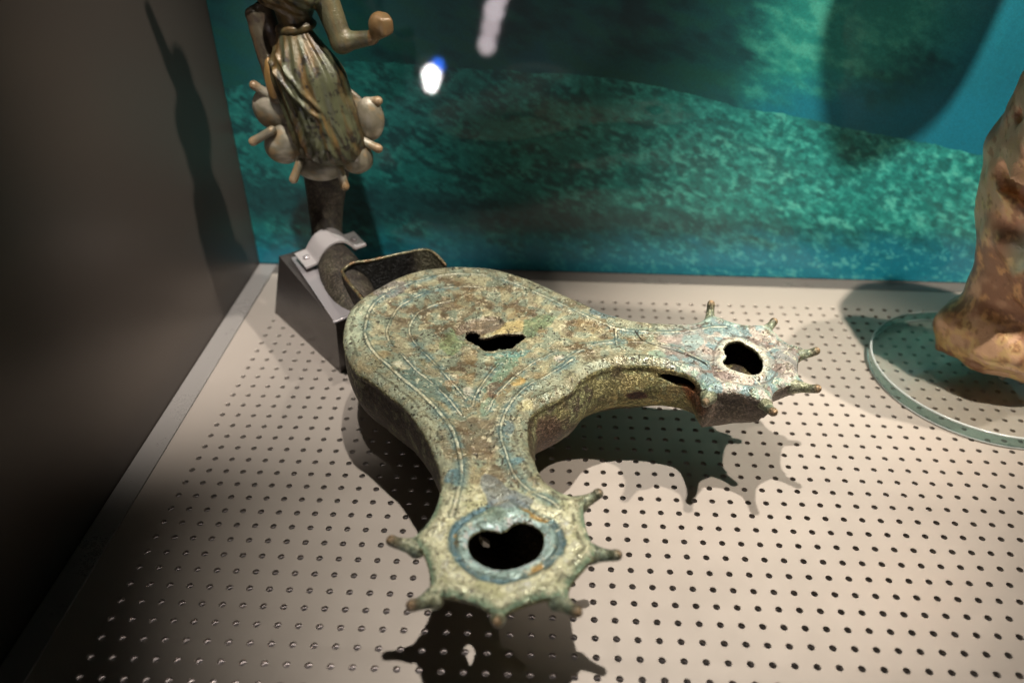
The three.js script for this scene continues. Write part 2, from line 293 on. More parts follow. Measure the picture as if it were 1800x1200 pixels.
const WICK2 = catmull([[30.14,-1.72],[30.44,-2.25],[30.37,-2.94],[30.79,-3.58],[31.44,-3.78],[31.84,-3.28],[32.22,-2.69],[32.33,-1.84],[32.17,-1.17],[31.82,-0.66],[31.27,-0.59],[30.75,-0.85],[30.24,-1.23]], true, 2);
const RING2 = catmull([[30.02,-3.27],[30.57,-4.03],[31.47,-4.44],[32.33,-4.12],[32.95,-3.25],[33.16,-2.05],[32.79,-0.71],[32.20,-0.05],[31.27,0.31],[30.19,0.06],[29.54,-0.54],[29.57,-1.86]], true, 3);
const LINES = [
  [[11.80,-0.45],[10.89,-1.52],[10.24,-2.65],[9.87,-4.03],[9.82,-6.08],[10.46,-7.71],[11.54,-9.02],[13.03,-10.08],[14.65,-10.51],[16.32,-10.49],[18.01,-9.71],[19.67,-8.53],[21.15,-7.3],[22.69,-5.99],[23.72,-5.16],[24.42,-4.63],[25.55,-4.40],[26.91,-4.42],[28.38,-4.56],[29.47,-4.90],[30.25,-5.13],[31.09,-5.18]],
  [[11.80,-0.45],[12.77,0.72],[13.84,1.83],[15.09,3.41],[15.92,4.78],[16.33,6.1],[16.54,7.00],[16.61,8.27],[16.51,9.47],[16.41,10.16]],
  [[16.19,-9.17],[14.25,-9.07],[12.82,-8.35],[11.57,-6.76],[11.25,-5.58],[11.14,-4.46],[11.16,-3.74],[11.54,-2.72],[12.40,-1.60],[13.36,-0.22],[14.43,0.93],[15.49,2.30],[16.21,3.48]],
  [[14.61,-7.73],[13.42,-7.06],[12.62,-6.04],[12.36,-4.71],[12.57,-3.64],[13.23,-2.47],[14.16,-1.21],[15.28,0.44],[16.44,2.25]],
  [[17.78,-1.24],[17.25,0.03],[16.82,1.53],[16.69,2.58]],
  [[21.01,-2.39],[19.79,-1.34],[18.89,-0.20],[18.22,1.02],[17.74,2.05],[17.47,3.15]],
  [[21.85,-1.45],[20.72,-0.15],[19.38,1.11],[18.80,2.13],[18.41,3.24],[18.26,4.28],[18.30,5.15],[18.56,6.21],[19.04,7.64],[19.69,8.48],[20.57,9.03],[21.01,9.48]],
  [[24.42,-4.63],[24.41,-3.69],[24.41,-2.97]],
  [[21.04,-0.91],[22.26,-2.33],[23.61,-3.20],[25.37,-3.47],[27.17,-3.21],[28.63,-2.15],[29.22,-1.51]],
];
const CRACK = [[25.55,-4.40],[25.90,-3.68],[26.37,-3.26],[26.94,-2.93],[27.88,-2.46],[28.78,-1.82],[29.19,-1.34]];
const FRAG = [[15.08,-4.67],[15.66,-5.45],[16.44,-5.87],[17.45,-6.07],[17.95,-5.38],[17.63,-4.81],[17.05,-4.42],[16.56,-4.30],[16.23,-4.74],[15.74,-4.53],[15.48,-4.15],[15.18,-4.14]];
// patches of patina: outline, tone, strength, ragged edge
const PATCHES = [
  [FRAG, [118, 104, 88], 0.95, 0.12],
  [[[18.00,-5.39],[18.50,-5.60],[19.01,-5.53],[19.03,-4.71],[18.15,-4.44],[17.26,-4.21],[17.63,-4.78]], [176, 158, 104], 0.9, 0.2],
  [[[14.65,-4.47],[15.08,-4.67],[15.27,-3.79],[15.77,-3.12],[15.36,-2.42],[15.03,-1.90],[14.59,-2.38],[14.30,-3.21]], [112, 130, 88], 0.8, 0.9],
  [[[19.11,-5.45],[19.71,-5.95],[20.94,-5.92],[20.53,-5.15],[20.13,-4.77],[19.55,-4.02],[19.15,-4.17]], [98, 118, 84], 0.8, 0.8],
  [[[17.70,-1.72],[18.43,-2.41],[18.93,-1.94],[18.68,-0.81],[18.02,0.59],[17.52,1.35],[17.16,1.22],[17.60,-0.29]], [112, 146, 122], 0.9, 0.5],
  [[[17.0,-2.3],[18.0,-2.5],[19.6,-2.6],[18.9,-2.0],[17.6,-1.9]], [98, 142, 136], 0.8, 0.5],
  [[[17.22,2.07],[17.73,1.91],[17.79,2.87],[17.49,3.48],[17.14,3.30]], [132, 170, 148], 0.8, 0.4],
  [[[17.3,0.9],[17.9,0.5],[18.0,1.6],[17.6,2.1]], [104, 76, 62], 0.8, 0.3],
  [[[18.55,0.34],[18.99,0.09],[19.32,0.45],[19.11,0.90],[18.57,0.86]], [190, 152, 84], 0.9, 0.25],
  [[[16.08,1.14],[16.42,0.97],[16.71,1.25],[16.57,1.68],[16.21,1.63]], [216, 206, 182], 0.95, 0.3],
  [[[20.82,-1.72],[21.29,-1.91],[21.52,-1.44],[21.10,-1.18]], [214, 200, 180], 0.9, 0.2],
  [[[14.9,0.1],[15.6,-0.1],[15.8,0.6],[15.3,1.0]], [176, 146, 112], 0.85, 0.3],
  [[[11.99,-0.69],[12.50,-0.96],[13.09,-0.52],[13.01,-0.12],[12.54,-0.18]], [218, 208, 172], 0.95, 0.15],
  [[[9.50,-8.27],[10.27,-9.38],[11.50,-9.23],[11.71,-8.61],[11.02,-7.53],[10.11,-7.28]], [124, 118, 116], 0.85, 0.5],
  [[[18.33,4.02],[18.69,3.81],[18.89,4.37],[18.75,5.00],[18.37,4.96]], [96, 112, 112], 0.9, 0.15],
  [[[18.91,2.67],[19.67,2.22],[19.77,2.76],[19.10,3.20]], [196, 186, 136], 0.9, 0.3],
  [[[15.89,8.18],[16.00,7.54],[16.57,7.32],[16.66,8.26],[16.31,8.34]], [78, 112, 124], 0.95, 0.15],
  [[[17.54,8.10],[17.68,7.59],[18.14,7.75],[18.90,8.52],[19.88,9.07],[19.46,9.56],[18.25,9.62],[17.87,9.05]], [112, 120, 120], 0.95, 0.25],
  [[[18.77,6.62],[19.18,6.40],[19.42,6.65],[19.10,6.93],[18.83,6.88]], [92, 130, 138], 0.9, 0.15],
  [[[25.97,-2.35],[26.69,-2.57],[27.03,-2.07],[26.39,-1.69]], [136, 164, 142], 0.85, 0.4],
  [[[23.16,-6.93],[24.16,-7.19],[24.55,-6.49],[24.50,-5.79],[23.75,-5.75],[23.13,-6.21]], [86, 116, 126], 0.85, 0.5],
  [[[22.4,-5.9],[24.3,-5.0],[24.1,-3.9],[22.2,-4.6]], [130, 110, 76], 0.6, 1.0],
  [[[33.13,-2.74],[34.43,-3.15],[33.91,-0.77],[32.76,-0.39],[33.48,-1.73]], [150, 138, 130], 0.85, 0.3],
  [[[28.2,-3.9],[29.3,-4.2],[29.2,-3.2],[28.3,-2.7]], [128, 160, 156], 0.7, 0.6],
  [[[26.8,-4.1],[28.1,-4.3],[28.0,-3.2],[27.0,-3.3]], [160, 140, 130], 0.7, 0.6],
  [[[12.4,0.2],[13.6,-0.2],[15.2,1.4],[15.9,2.8],[14.9,2.6],[13.6,1.6]], [92, 118, 110], 0.75, 0.9],
  [[[9.0,-6.4],[9.9,-6.9],[9.7,-4.2],[10.0,-2.2],[9.3,-2.2],[8.8,-4.4]], [170, 180, 152], 0.8, 0.4],
  [[[16.3,3.9],[18.1,3.7],[18.2,5.9],[17.2,6.6],[16.4,5.6]], [116, 102, 80], 0.75, 0.8],
  [[[15.4,4.6],[16.2,5.6],[16.4,6.9],[15.8,6.8],[15.3,5.7]], [126, 112, 84], 0.7, 0.5],
].map(([p, c, a, w]) => { const xs = p.map((q) => q[0]), zs = p.map((q) => q[1]); return { p: catmull(p, true, 3), c, a, w, lo: [Math.min(...xs) - 1, Math.min(...zs) - 1], hi: [Math.max(...xs) + 1, Math.max(...zs) + 1] }; });

// fine relief and patina of the top plate, laid out on the plate itself (28 x 29 cm)
const TX0 = 7.5, TZ0 = -13, TW = 28, TH = 29, TN = 1536;
const core = new Float32Array(TN * TN), stain = new Float32Array(TN * TN);
function stamp(buf, P, sig, cut, seed, gap) {
  const Q = catmull(P, false, 40), R = Math.ceil(cut / TW * TN);
  let last = null;
  for (const q of Q) {
    if (last && Math.hypot(q[0] - last[0], q[1] - last[1]) < sig * 0.4) continue; last = q;
    const live = gap ? sst(gap - 0.12, gap + 0.08, fbm2(q[0] * 0.9, q[1] * 0.9, 3, seed)) : 1; if (live < 0.02) continue;
    const wob = 0.05 * (vn2(q[0] * 1.5, q[1] * 1.5, seed + 9) - 0.5), cx = (q[0] + wob - TX0) / TW * TN, cz = (q[1] + wob - TZ0) / TH * TN;
    for (let j = -R; j <= R; j++) for (let i = -R; i <= R; i++) {
      const X = Math.round(cx) + i, Z = Math.round(cz) + j; if (X < 0 || Z < 0 || X >= TN || Z >= TN) continue;
      const dx = (X - cx) * TW / TN, dz = (Z - cz) * TH / TN, v = live * Math.exp(-(dx * dx + dz * dz) / (2 * sig * sig)); const k = Z * TN + X; if (v > buf[k]) buf[k] = v;
    }
  }
}
LINES.forEach((l, i) => { stamp(core, l, i < 2 ? 0.075 : 0.055, 0.22, 100 + i, 0.27); stamp(stain, l, 0.24, 0.7, 130 + i, 0.5); });
const crackBuf = new Float32Array(TN * TN); stamp(crackBuf, CRACK, 0.03, 0.1, 170, 0);

// grid of distances to the plate's outline
const GC = 0.1, GX = 7.0, GZ = -13.2, GNX = 292, GNZ = 296;
const S2 = new Float32Array(GNX * GNZ), REL = new Float32Array(GNX * GNZ), HOLE = new Float32Array(GNX * GNZ), NOZ = new Float32Array(GNX * GNZ);
const nozzle = (x, z) => Math.max(sst(5.2, 3.6, Math.hypot(x - 18.7, z - 11.6)), sst(5.2, 3.6, Math.hypot(x - 31.3, z + 2.2)));
for (let j = 0; j < GNZ; j++) for (let i = 0; i < GNX; i++) {
  const x = GX + i * GC, z = GZ + j * GC, k = j * GNX + i, s = -sdPoly(OUT, x, z); S2[k] = s; NOZ[k] = nozzle(x, z);
  const jag = 0.16 * (fbm2(x * 2.5, z * 2.5, 3, 180) - 0.5);
  let r = 0.07 * Math.exp(-(((s - 0.42) / 0.2) ** 2)) - 0.16 * clamp(1 - s / 0.4) ** 2, h = 9;
  if (s > -0.5) {
    const f = sdPoly(FILL, x, z), w1 = sdPoly(WICK1, x, z), w2 = sdPoly(WICK2, x, z); h = Math.min(f + jag, w1 + jag * 0.3, w2 + jag * 0.7);
    const g1 = sdPoly(RING1, x, z), g2 = sdPoly(RING2, x, z), l1 = sdPoly(LIP1, x, z), fr = sdPoly(FRAG, x, z);
    const n = NOZ[k];
    r -= (1 - n) * (0.3 * sst(0.9, 4.5, s) - 0.06 * Math.exp(-(((s - 1.35) / 0.22) ** 2)));
    r -= n * 0.16 * Math.exp(-(((g1 + 0.18) / 0.17) ** 2)) + n * 0.1 * Math.exp(-(((g2 + 0.1) / 0.25) ** 2));
    r += n * 0.1 * sst(0.2, -0.1, l1) * (1 - sst(0.5, 0.0, w1)) - n * 0.12 * sst(0.5, 0.05, w1) + 0.08 * n * Math.exp(-(((w2 - 0.25) / 0.2) ** 2));
    r -= 0.16 * sst(0.06, -0.06, fr + jag * 0.6) + 0.1 * Math.exp(-(((f - 0.1) / 0.3) ** 2));
    r += 0.05 * (fbm2(x * 0.7, z * 0.7, 4, 185) - 0.5);
    r += 0.045 * core[clamp(Math.round((z - TZ0) / TH * TN), 0, TN - 1) * TN + clamp(Math.round((x - TX0) / TW * TN), 0, TN - 1)];
  }
  REL[k] = r; HOLE[k] = h;
}
const TOP = 7;
const depthAt = (x, z) => { const d = Math.hypot(x - 15.6, z + 3.6); return mix(5.5, 4.4 - 0.95 * sst(6, 10, z) - 1.2 * sst(29.3, 33.5, x), sst(4, 13.5, d)); };
const belly = (x, z) => mix(0.35, 1, sst(15.5, 18.5, x)) - 0.45 * sst(7.5, 2.5, Math.hypot(x - 31.3, z + 2.2)) - mix(0.35, 1, sst(15.5, 18.5, x)) * sst(7.5, 3, Math.hypot(x - 18.7, z - 11.6));
const outerInset = (x, y, z, n) => { const t = clamp((TOP - y) / depthAt(x, z), 0, 0.999); const w = mix(2.7, 1.9, sst(5, 11, Math.hypot(x - 15.6, z + 3.6))) + 0.9 * sst(6, 3, Math.hypot(x - 31.3, z + 2.2)); return w * (1 - Math.sqrt(1 - t ** 2.6)) + 0.12 * sst(0.35, 0.6, TOP - y) - belly(x, z) * 0.75 * Math.sin(Math.PI * Math.min(1, t * 1.1)) ** 1.2 + n * (0.1 + 1.0 * sst(6, 10, z) + 0.45 * sst(30, 33, x)) * sst(0.3, 1.7, TOP - y); };
const at2 = (a, x, z) => { const u = clamp((x - GX) / GC, 0, GNX - 1.001), v = clamp((z - GZ) / GC, 0, GNZ - 1.001), i = Math.floor(u), j = Math.floor(v), k = j * GNX + i; return mix(mix(a[k], a[k + 1], u - i), mix(a[k + GNX], a[k + GNX + 1], u - i), v - j); };
const smin = (a, b, k) => { const h = Math.max(k - Math.abs(a - b), 0) / k; return Math.min(a, b) - h * h * k * 0.25; };
const capsule = (x, y, z, a, b) => { const bx = b[0] - a[0], by = b[1] - a[1], bz = b[2] - a[2], t = clamp(((x - a[0]) * bx + (y - a[1]) * by + (z - a[2]) * bz) / (bx * bx + by * by + bz * bz)); return Math.hypot(x - a[0] - bx * t, y - a[1] - by * t, z - a[2] - bz * t) - mix(a[3], b[3], t); };
const ell = (x, y, z, c, r) => { const a = (x - c[0]) / r[0], b = (y - c[1]) / r[1], d = (z - c[2]) / r[2], l = Math.sqrt(a * a + b * b + d * d); return (l - 1) * Math.min(...r); };
const shell = sample([GX, 0.9, GZ], [36, 7.6, 16.2], GC, (x, y, z) => {
  const i = Math.round((x - GX) / GC), j = Math.round((z - GZ) / GC), k = j * GNX + i, s = S2[k]; if (s < -1.0) return -1;
  const yt = TOP + REL[k], n = NOZ[k], ins = outerInset(x, y, z, n), bot = y - (TOP - depthAt(x, z));
  const rough0 = Math.min(yt - y, s - ins, bot); if (Math.abs(rough0) > 0.9) return rough0 > 0 ? -0.5 : -0.5;
  const lumps = 0.05 * (vn3(x * 0.9, y * 0.9, z * 0.9, 190) - 0.5) + 0.03 * (vn3(x * 2.6, y * 2.6, z * 2.6, 191) - 0.5);
  const o = smin(smin(yt - y, s - ins + lumps * sst(7, 6.4, y), 0.13), bot, 0.3);
  if (o < -0.2) return o;
  const inner = smin(smin(yt - 0.24 - y, s - 0.28 - ins, 0.12), bot - 0.36, 0.6);
  let f = Math.min(o, -inner);
  if (y > 5.9 && HOLE[k] < 1) f = Math.min(f, HOLE[k]);
  const jg = 0.25 * (vn3(x * 3, y * 3, z * 3, 195) - 0.5);
  if (x > 25.5 && x < 30 && z > -3 && z < 0.5) f = Math.min(f, ell(x, y, z, [27.75, 6.2, -1.2], [1.0, 0.27, 1.2]) + jg * 0.5, ell(x, y, z, [26.9, 3.0, -1.2], [1.7, 0.22, 1.3]) + jg * 0.4);
  if (y < 4.6) f = Math.min(f, Math.hypot((x - 17.65) * 1.6, z - 9.0) - 0.5 + jg * 0.8, Math.hypot((x - 17.35) * 1.7, z - 11.75) - 0.6 + jg * 0.9);
  return f;
});
{
  // split: the decorated plate, and the wall with the inside
  const I = shell.index.array, p = shell.attributes.position, n = shell.attributes.normal, top = [], side = [];
  const isTop = new Uint8Array(p.count);
  for (let i = 0; i < p.count; i++) { const yt = TOP + at2(REL, p.getX(i), p.getZ(i)); isTop[i] = p.getY(i) > yt - 0.1 && n.getY(i) > 0.35 ? 1 : 0; }
  for (let t = 0; t < I.length; t += 3) (isTop[I[t]] && isTop[I[t + 1]] && isTop[I[t + 2]] ? top : side).push(I[t], I[t + 1], I[t + 2]);
  const pick = (list) => { const map = new Map(), P = [], N = [], X = []; for (const v of list) { if (!map.has(v)) { map.set(v, P.length / 3); P.push(p.getX(v), p.getY(v), p.getZ(v)); N.push(n.getX(v), n.getY(v), n.getZ(v)); } X.push(map.get(v)); } const g = new THREE.BufferGeometry(); g.setAttribute('position', new THREE.Float32BufferAttribute(P, 3)); g.setAttribute('normal', new THREE.Float32BufferAttribute(N, 3)); g.setIndex(X); return g; };
  const gTop = pick(top), uv = []; for (let i = 0; i < gTop.attributes.position.count; i++) uv.push((gTop.attributes.position.getX(i) - TX0) / TW, (gTop.attributes.position.getZ(i) - TZ0) / TH);
  gTop.setAttribute('uv', new THREE.Float32BufferAttribute(uv, 2));
  // the patina
  const col = new Uint8Array(TN * TN * 4), bump = new Uint8Array(TN * TN * 4), rough = new Uint8Array(TN * TN * 4);
  for (let j = 0; j < TN; j++) for (let i = 0; i < TN; i++) {
    const k = j * TN + i, x = TX0 + (i + 0.5) / TN * TW, z = TZ0 + (j + 0.5) / TH * TH * TH / TN, s = at2(S2, x, z), q = 4 * k; col[q + 3] = bump[q + 3] = rough[q + 3] = 255;
    if (s < -0.4) { col[q] = col[q + 1] = col[q + 2] = 90; bump[q] = 120; rough[q + 1] = 160; continue; }
    const noz = at2(NOZ, x, z), n2 = Math.hypot(x - 31.3, z + 2.2) < 6 ? noz : 0, n1 = noz - n2;
    const a = fbm2(x * 0.45, z * 0.45, 5, 200), b = fbm2(x * 1.1 + 5, z * 1.1, 5, 206), d = fbm2(x * 3.1, z * 3.1, 4, 212), e = fbm2(x * 8, z * 8, 3, 218), g = vn2(x * 21, z * 21, 222), w = fbm2(x * 1.9 - 3, z * 1.9, 3, 224);
    const c = [146, 140, 112];
    blend(c, [104, 92, 70], sst(0.47, 0.6, a)); blend(c, [160, 156, 122], sst(0.46, 0.6, b) * 0.8); blend(c, [126, 138, 118], sst(0.48, 0.6, w) * 0.75);
    blend(c, [142, 116, 74], sst(0.58, 0.7, fbm2(x * 0.8 + 9, z * 0.8, 4, 230)) * 0.35);
    const band = sst(1.5, 1.0, s + 0.35 * (d - 0.5));
    blend(c, [154, 160, 136], band * (0.2 + 0.5 * sst(0.42, 0.58, b)) * (1 - noz)); blend(c, [92, 92, 70], band * 0.7 * sst(0.52, 0.62, 0.5 * d + 0.5 * e) * (1 - noz));
    if (noz > 0) {
      const r1 = n1 > 0 ? sdPoly(RING1, x, z) : 9, r2 = n2 > 0 ? sdPoly(RING2, x, z) : 9, l1 = n1 > 0 ? sdPoly(LIP1, x, z) : 9, w1 = n1 > 0 ? sdPoly(WICK1, x, z) : 9, w2 = n2 > 0 ? sdPoly(WICK2, x, z) : 9, rg = 0.5 * (d - 0.5);
      if (n1 > 0) {
        const wide = n1 * sst(-0.05, 0.15, r1 + rg * 0.5) * sst(7.2, 9.6, z + 2 * (b - 0.5)); blend(c, [214, 210, 170], wide * 0.95); blend(c, [160, 160, 120], wide * 0.75 * sst(0.5, 0.66, b)); blend(c, [166, 168, 138], wide * sst(0.8, 0.2, s) * 0.8);
        blend(c, [118, 146, 120], wide * sst(0.35, 0.0, s + rg * 0.4) * 0.9);
        blend(c, [92, 88, 70], wide * sst(0.64, 0.72, e) * 0.6);
        blend(c, [88, 120, 128], n1 * sst(0.1, -0.08, r1 + rg * 0.4) * sst(-0.15, 0.05, l1 + rg * 0.4) * (0.7 + 0.3 * sst(0.4, 0.6, b)));
        const lip = n1 * sst(0.12, -0.1, l1 + rg * 0.6); blend(c, [136, 158, 148], lip); blend(c, [112, 130, 112], lip * sst(0.45, 0.6, b) * sst(11.2, 9.6, z)); blend(c, [176, 200, 194], lip * sst(0.55, 0.1, w1) * 0.85 * sst(0.3, 0.5, d));
        blend(c, [168, 128, 62], n1 * sst(0.6, 0.7, fbm2(x * 1.3, z * 1.3, 3, 240)) * sst(0.25, 0.0, Math.abs(r1 + 0.2)) * 0.9);
      }
      if (n2 > 0) {
        blend(c, [150, 152, 146], n2 * 0.85); blend(c, [124, 106, 96], n2 * sst(0.5, 0.62, w) * 0.8); blend(c, [182, 172, 158], n2 * sst(0.5, 0.6, b) * 0.8); blend(c, [116, 142, 142], n2 * sst(0.52, 0.6, fbm2(x * 1.2, z * 1.2 + 4, 4, 244)) * 0.8);
        blend(c, [122, 150, 132], n2 * sst(0.9, 0.2, s + rg) * 0.7 * sst(0.4, 0.6, d)); blend(c, [204, 200, 176], n2 * sst(0.5, 0.1, w2 + rg * 0.8) * 0.9);
        blend(c, [96, 86, 78], n2 * sst(0.12, 0.0, Math.abs(r2 + 0.05 + rg * 0.3)) * 0.6);
      }
    }
    for (const P of PATCHES) if (x > P.lo[0] && x < P.hi[0] && z > P.lo[1] && z < P.hi[1]) blend(c, P.c, P.a * sst(0.07, -0.07, sdPoly(P.p, x, z) + P.w * 0.9 * (fbm2(x * 2.4, z * 2.4, 4, 250) - 0.5)) * (0.75 + 0.5 * (b - 0.5)));
    const st = stain[k]; blend(c, [88, 112, 108], clamp(1.0 * st * sst(0.4, 0.56, 0.5 * b + 0.5 * d)));
    const crust = sst(0.56, 0.63, 0.45 * d + 0.4 * e + 0.15 * g) * (0.25 + 0.75 * sst(0.42, 0.6, fbm2(x * 0.35, z * 0.35 + 8, 3, 260))); blend(c, [204, 196, 164], crust * 0.55);
    const pit = sst(0.6, 0.68, 0.4 * fbm2(x * 4.2, z * 4.2, 3, 266) + 0.35 * e + 0.25 * (1 - g)); blend(c, [70, 60, 46], pit * 0.6 * (1 - 0.5 * n1));
    const dot = sst(0.8, 0.86, vn2(x * 9, z * 9, 270)) * sst(0.5, 0.6, w); blend(c, [50, 44, 36], dot * 0.7);
    const cr = core[k]; blend(c, [198, 194, 164], clamp(1.3 * sst(0.45, 0.95, cr)) * 0.7 * sst(0.3, 0.55, d)); blend(c, [70, 84, 80], sst(0.05, 0.2, cr) * sst(0.5, 0.3, cr) * 0.45);
    blend(c, [44, 38, 30], sst(0.3, 0.8, crackBuf[k]));
    blend(c, [64, 62, 48], sst(0.12, 0.03, Math.abs(s - 0.5 - 0.2 * (d - 0.5))) * 0.45 * sst(0.44, 0.56, w));
    const gr = 1.24 + 0.2 * (g - 0.33) + 0.46 * (e - 0.5) + 0.42 * (d - 0.5) + 0.16 * (h3(i, j, 0, 280) - 0.5);
    col[q] = lutS(clamp(c[0] * gr, 0, 255)); col[q + 1] = lutS(clamp(c[1] * gr, 0, 255)); col[q + 2] = lutS(clamp(c[2] * gr, 0, 255));
    const bb = clamp(0.5 + 0.24 * crust - 0.3 * pit - 0.28 * dot + 0.35 * (d - 0.5) + 0.3 * (e - 0.5) + 0.14 * (g - 0.5) + 0.4 * sst(0.1, 0.9, cr) - 0.5 * crackBuf[k]); bump[q] = bump[q + 1] = bump[q + 2] = bb * 255;
    rough[q + 1] = clamp(92 + 160 * (b - 0.38) + 70 * crust, 56, 230);
  }
  const mat = std({ map: dataTexture(TN, TN, col, true), bumpMap: dataTexture(TN, TN, bump, false), bumpScale: 0.0014, roughnessMap: dataTexture(TN, TN, rough, false), roughness: 1, metalness: 0.2, side: THREE.DoubleSide });
  for (const t of [mat.map, mat.bumpMap, mat.roughnessMap]) t.wrapS = t.wrapT = THREE.ClampToEdgeWrapping;
  put('top_plate', gTop, mat, LAMP);
  const gSide = pick(side);
  paint(gSide, (x, y, z, nx, ny, nz) => {
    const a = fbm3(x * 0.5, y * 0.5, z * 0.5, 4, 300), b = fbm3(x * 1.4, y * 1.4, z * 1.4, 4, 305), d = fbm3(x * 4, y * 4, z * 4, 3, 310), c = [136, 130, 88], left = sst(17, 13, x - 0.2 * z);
    blend(c, [96, 86, 62], sst(0.46, 0.58, a)); blend(c, [62, 52, 42], left * 0.8 * sst(6.9, 6.3, y + 0.5 * (d - 0.5))); blend(c, [142, 146, 106], sst(0.48, 0.6, b) * 0.7); blend(c, [74, 62, 50], sst(0.56, 0.66, 0.6 * b + 0.4 * d) * 0.8);  // left flank darkened: its shade is put into the wall colour
    const front = sst(-2.6, -1.6, z) * sst(23.4, 24.6, x + 1.2 * (b - 0.5) - 0.6 * (y - 5)) * sst(29.2, 28.4, x + 1.2 * (d - 0.5)) * sst(3.5, 4.0, y + 0.8 * (b - 0.5));
    blend(c, [182, 168, 116], front * 0.9); blend(c, [120, 122, 78], front * 0.8 * sst(0.5, 0.6, b)); blend(c, [206, 190, 142], front * sst(0.56, 0.64, d) * 0.7);
    blend(c, [80, 54, 42], sst(0.5, 0.38, Math.hypot((x - 25.6) * 0.75, (y - 4.9) * 1.5) + 0.25 * (d - 0.5)) * front);
    blend(c, [150, 96, 58], sst(0.7, 0.4, Math.hypot(x - 28.5, y - 5.9) + 0.5 * (d - 0.5)) * sst(-2, -1, z));
    blend(c, [100, 78, 62], sst(1.3, 1.05, Math.hypot(x - 20.2, (y - 4.6) * 0.7, z - 2.4) + 0.5 * (d - 0.5)) * 0.9);
    blend(c, [104, 94, 84], sst(28.2, 29.2, x + (b - 0.5)) * 0.9); blend(c, [128, 108, 92], sst(28.5, 29.5, x) * sst(0.54, 0.64, b) * 0.7);
    blend(c, [166, 164, 128], sst(6.72, 6.9, y + 0.16 * (d - 0.5)) * 0.8); blend(c, [120, 150, 130], sst(6.72, 6.9, y) * sst(0.5, 0.6, a) * 0.6);
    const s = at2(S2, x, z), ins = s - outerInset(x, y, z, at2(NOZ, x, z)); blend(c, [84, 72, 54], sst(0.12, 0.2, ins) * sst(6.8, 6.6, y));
    return [c[0] * 1.45, c[1] * 1.45, c[2] * 1.45];
  });
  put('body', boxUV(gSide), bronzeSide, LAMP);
}
const knobTone = (tip, k = 0.42) => (x, y, z) => {
  const d = Math.hypot(x - tip[0], y - tip[1], z - tip[2]), b = fbm3(x * 2.4, y * 2.4, z * 2.4, 4, 320), c = [176, 178, 146];
  blend(c, [134, 146, 122], sst(0.45, 0.6, b)); blend(c, [92, 74, 58], sst(0.62, 0.3, d + 0.5 * (b - 0.5)) * 0.9 * k); blend(c, [190, 132, 86], sst(0.34, 0.1, d + 0.45 * (b - 0.5)) * k);
  return [c[0] * 1.3, c[1] * 1.3, c[2] * 1.3];
};
for (const [b, t] of [
  [[30.25, -5.95], [30.38, -7.25]], [[32.95, -5.1], [34.0, -6.05]], [[34.0, -3.15], [35.7, -3.05]], [[33.3, -0.7], [34.75, 0.5]], [[31.75, 0.45], [31.9, 2.6]], [[29.15, 0.35], [28.55, 2.0]],
  [[21.55, 8.95], [22.85, 8.5]], [[21.95, 11.35], [23.44, 11.95]], [[20.7, 13.5], [21.7, 14.75]], [[18.7, 14.5], [18.67, 15.3]], [[16.4, 13.7], [15.33, 14.75]], [[15.5, 11.5], [14.0, 11.62]]]) {
  b[0] = mix(b[0], t[0], 0.28); b[1] = mix(b[1], t[1], 0.28); const up = Math.abs(t[0] - 30.38) < 0.1 ? 0.5 : 0.12, M = (f) => [mix(b[0], t[0], f), mix(b[1], t[1], f)];
  const nub = t[0] === 18.67, m1 = M(0.35), m2 = M(0.7), e = M(0.9), R = nub ? 0.2 : 1;
  const g = limb([[b[0], 6.5, b[1], nub ? 0.3 : 0.46], [m1[0], 6.66, m1[1], nub ? 0.3 : 0.3], [m2[0], 6.76 + up * 0.4, m2[1], nub ? 0.24 : 0.235], [e[0], 6.84 + up, e[1], nub ? 0.2 : 0.24]], 16, 6);
  put('knob', boxUV(paint(g, knobTone([t[0], 7 + up, t[1]]))), bronzeKnob, LAMP);
}
// stones and grit lying inside the right nozzle
{
  const parts = [];
  for (const [x, y, z, r] of [[31.5, 5.0, -3.3, 0.75], [32.1, 4.9, -3.0, 0.65], [30.8, 5.0, -3.3, 0.7], [31.3, 4.6, -2.3, 0.8], [30.5, 4.6, -2.2, 0.7], [32.0, 4.6, -2.0, 0.7]]) {
    const g = new THREE.IcosahedronGeometry(r, 4), p = g.attributes.position;
    for (let i = 0; i < p.count; i++) { const v = new THREE.Vector3().fromBufferAttribute(p, i), k = 0.75 + 0.5 * fbm3(v.x * 2 + x, v.y * 2, v.z * 2, 3, 330); p.setXYZ(i, x + v.x * k, y + v.y * k * 0.7, z + v.z * k); }
    parts.push(g);
  }
  const g = mergeVertices(mergeGeometries(parts.map((q) => { q.deleteAttribute('uv'); q.deleteAttribute('normal'); return q; })), 1e-4); g.computeVertexNormals();
  put('sediment', boxUV(paint(g, (x, y, z) => { const b = fbm3(x * 2, y * 2, z * 2, 3, 335), c = [170, 150, 96]; blend(c, [206, 196, 138], sst(0.5, 0.6, b)); blend(c, [110, 92, 66], sst(0.5, 0.4, b)); return c; })), bronzeSide, LAMP).userData.label = 'pale crusty lumps inside the right nozzle';
}
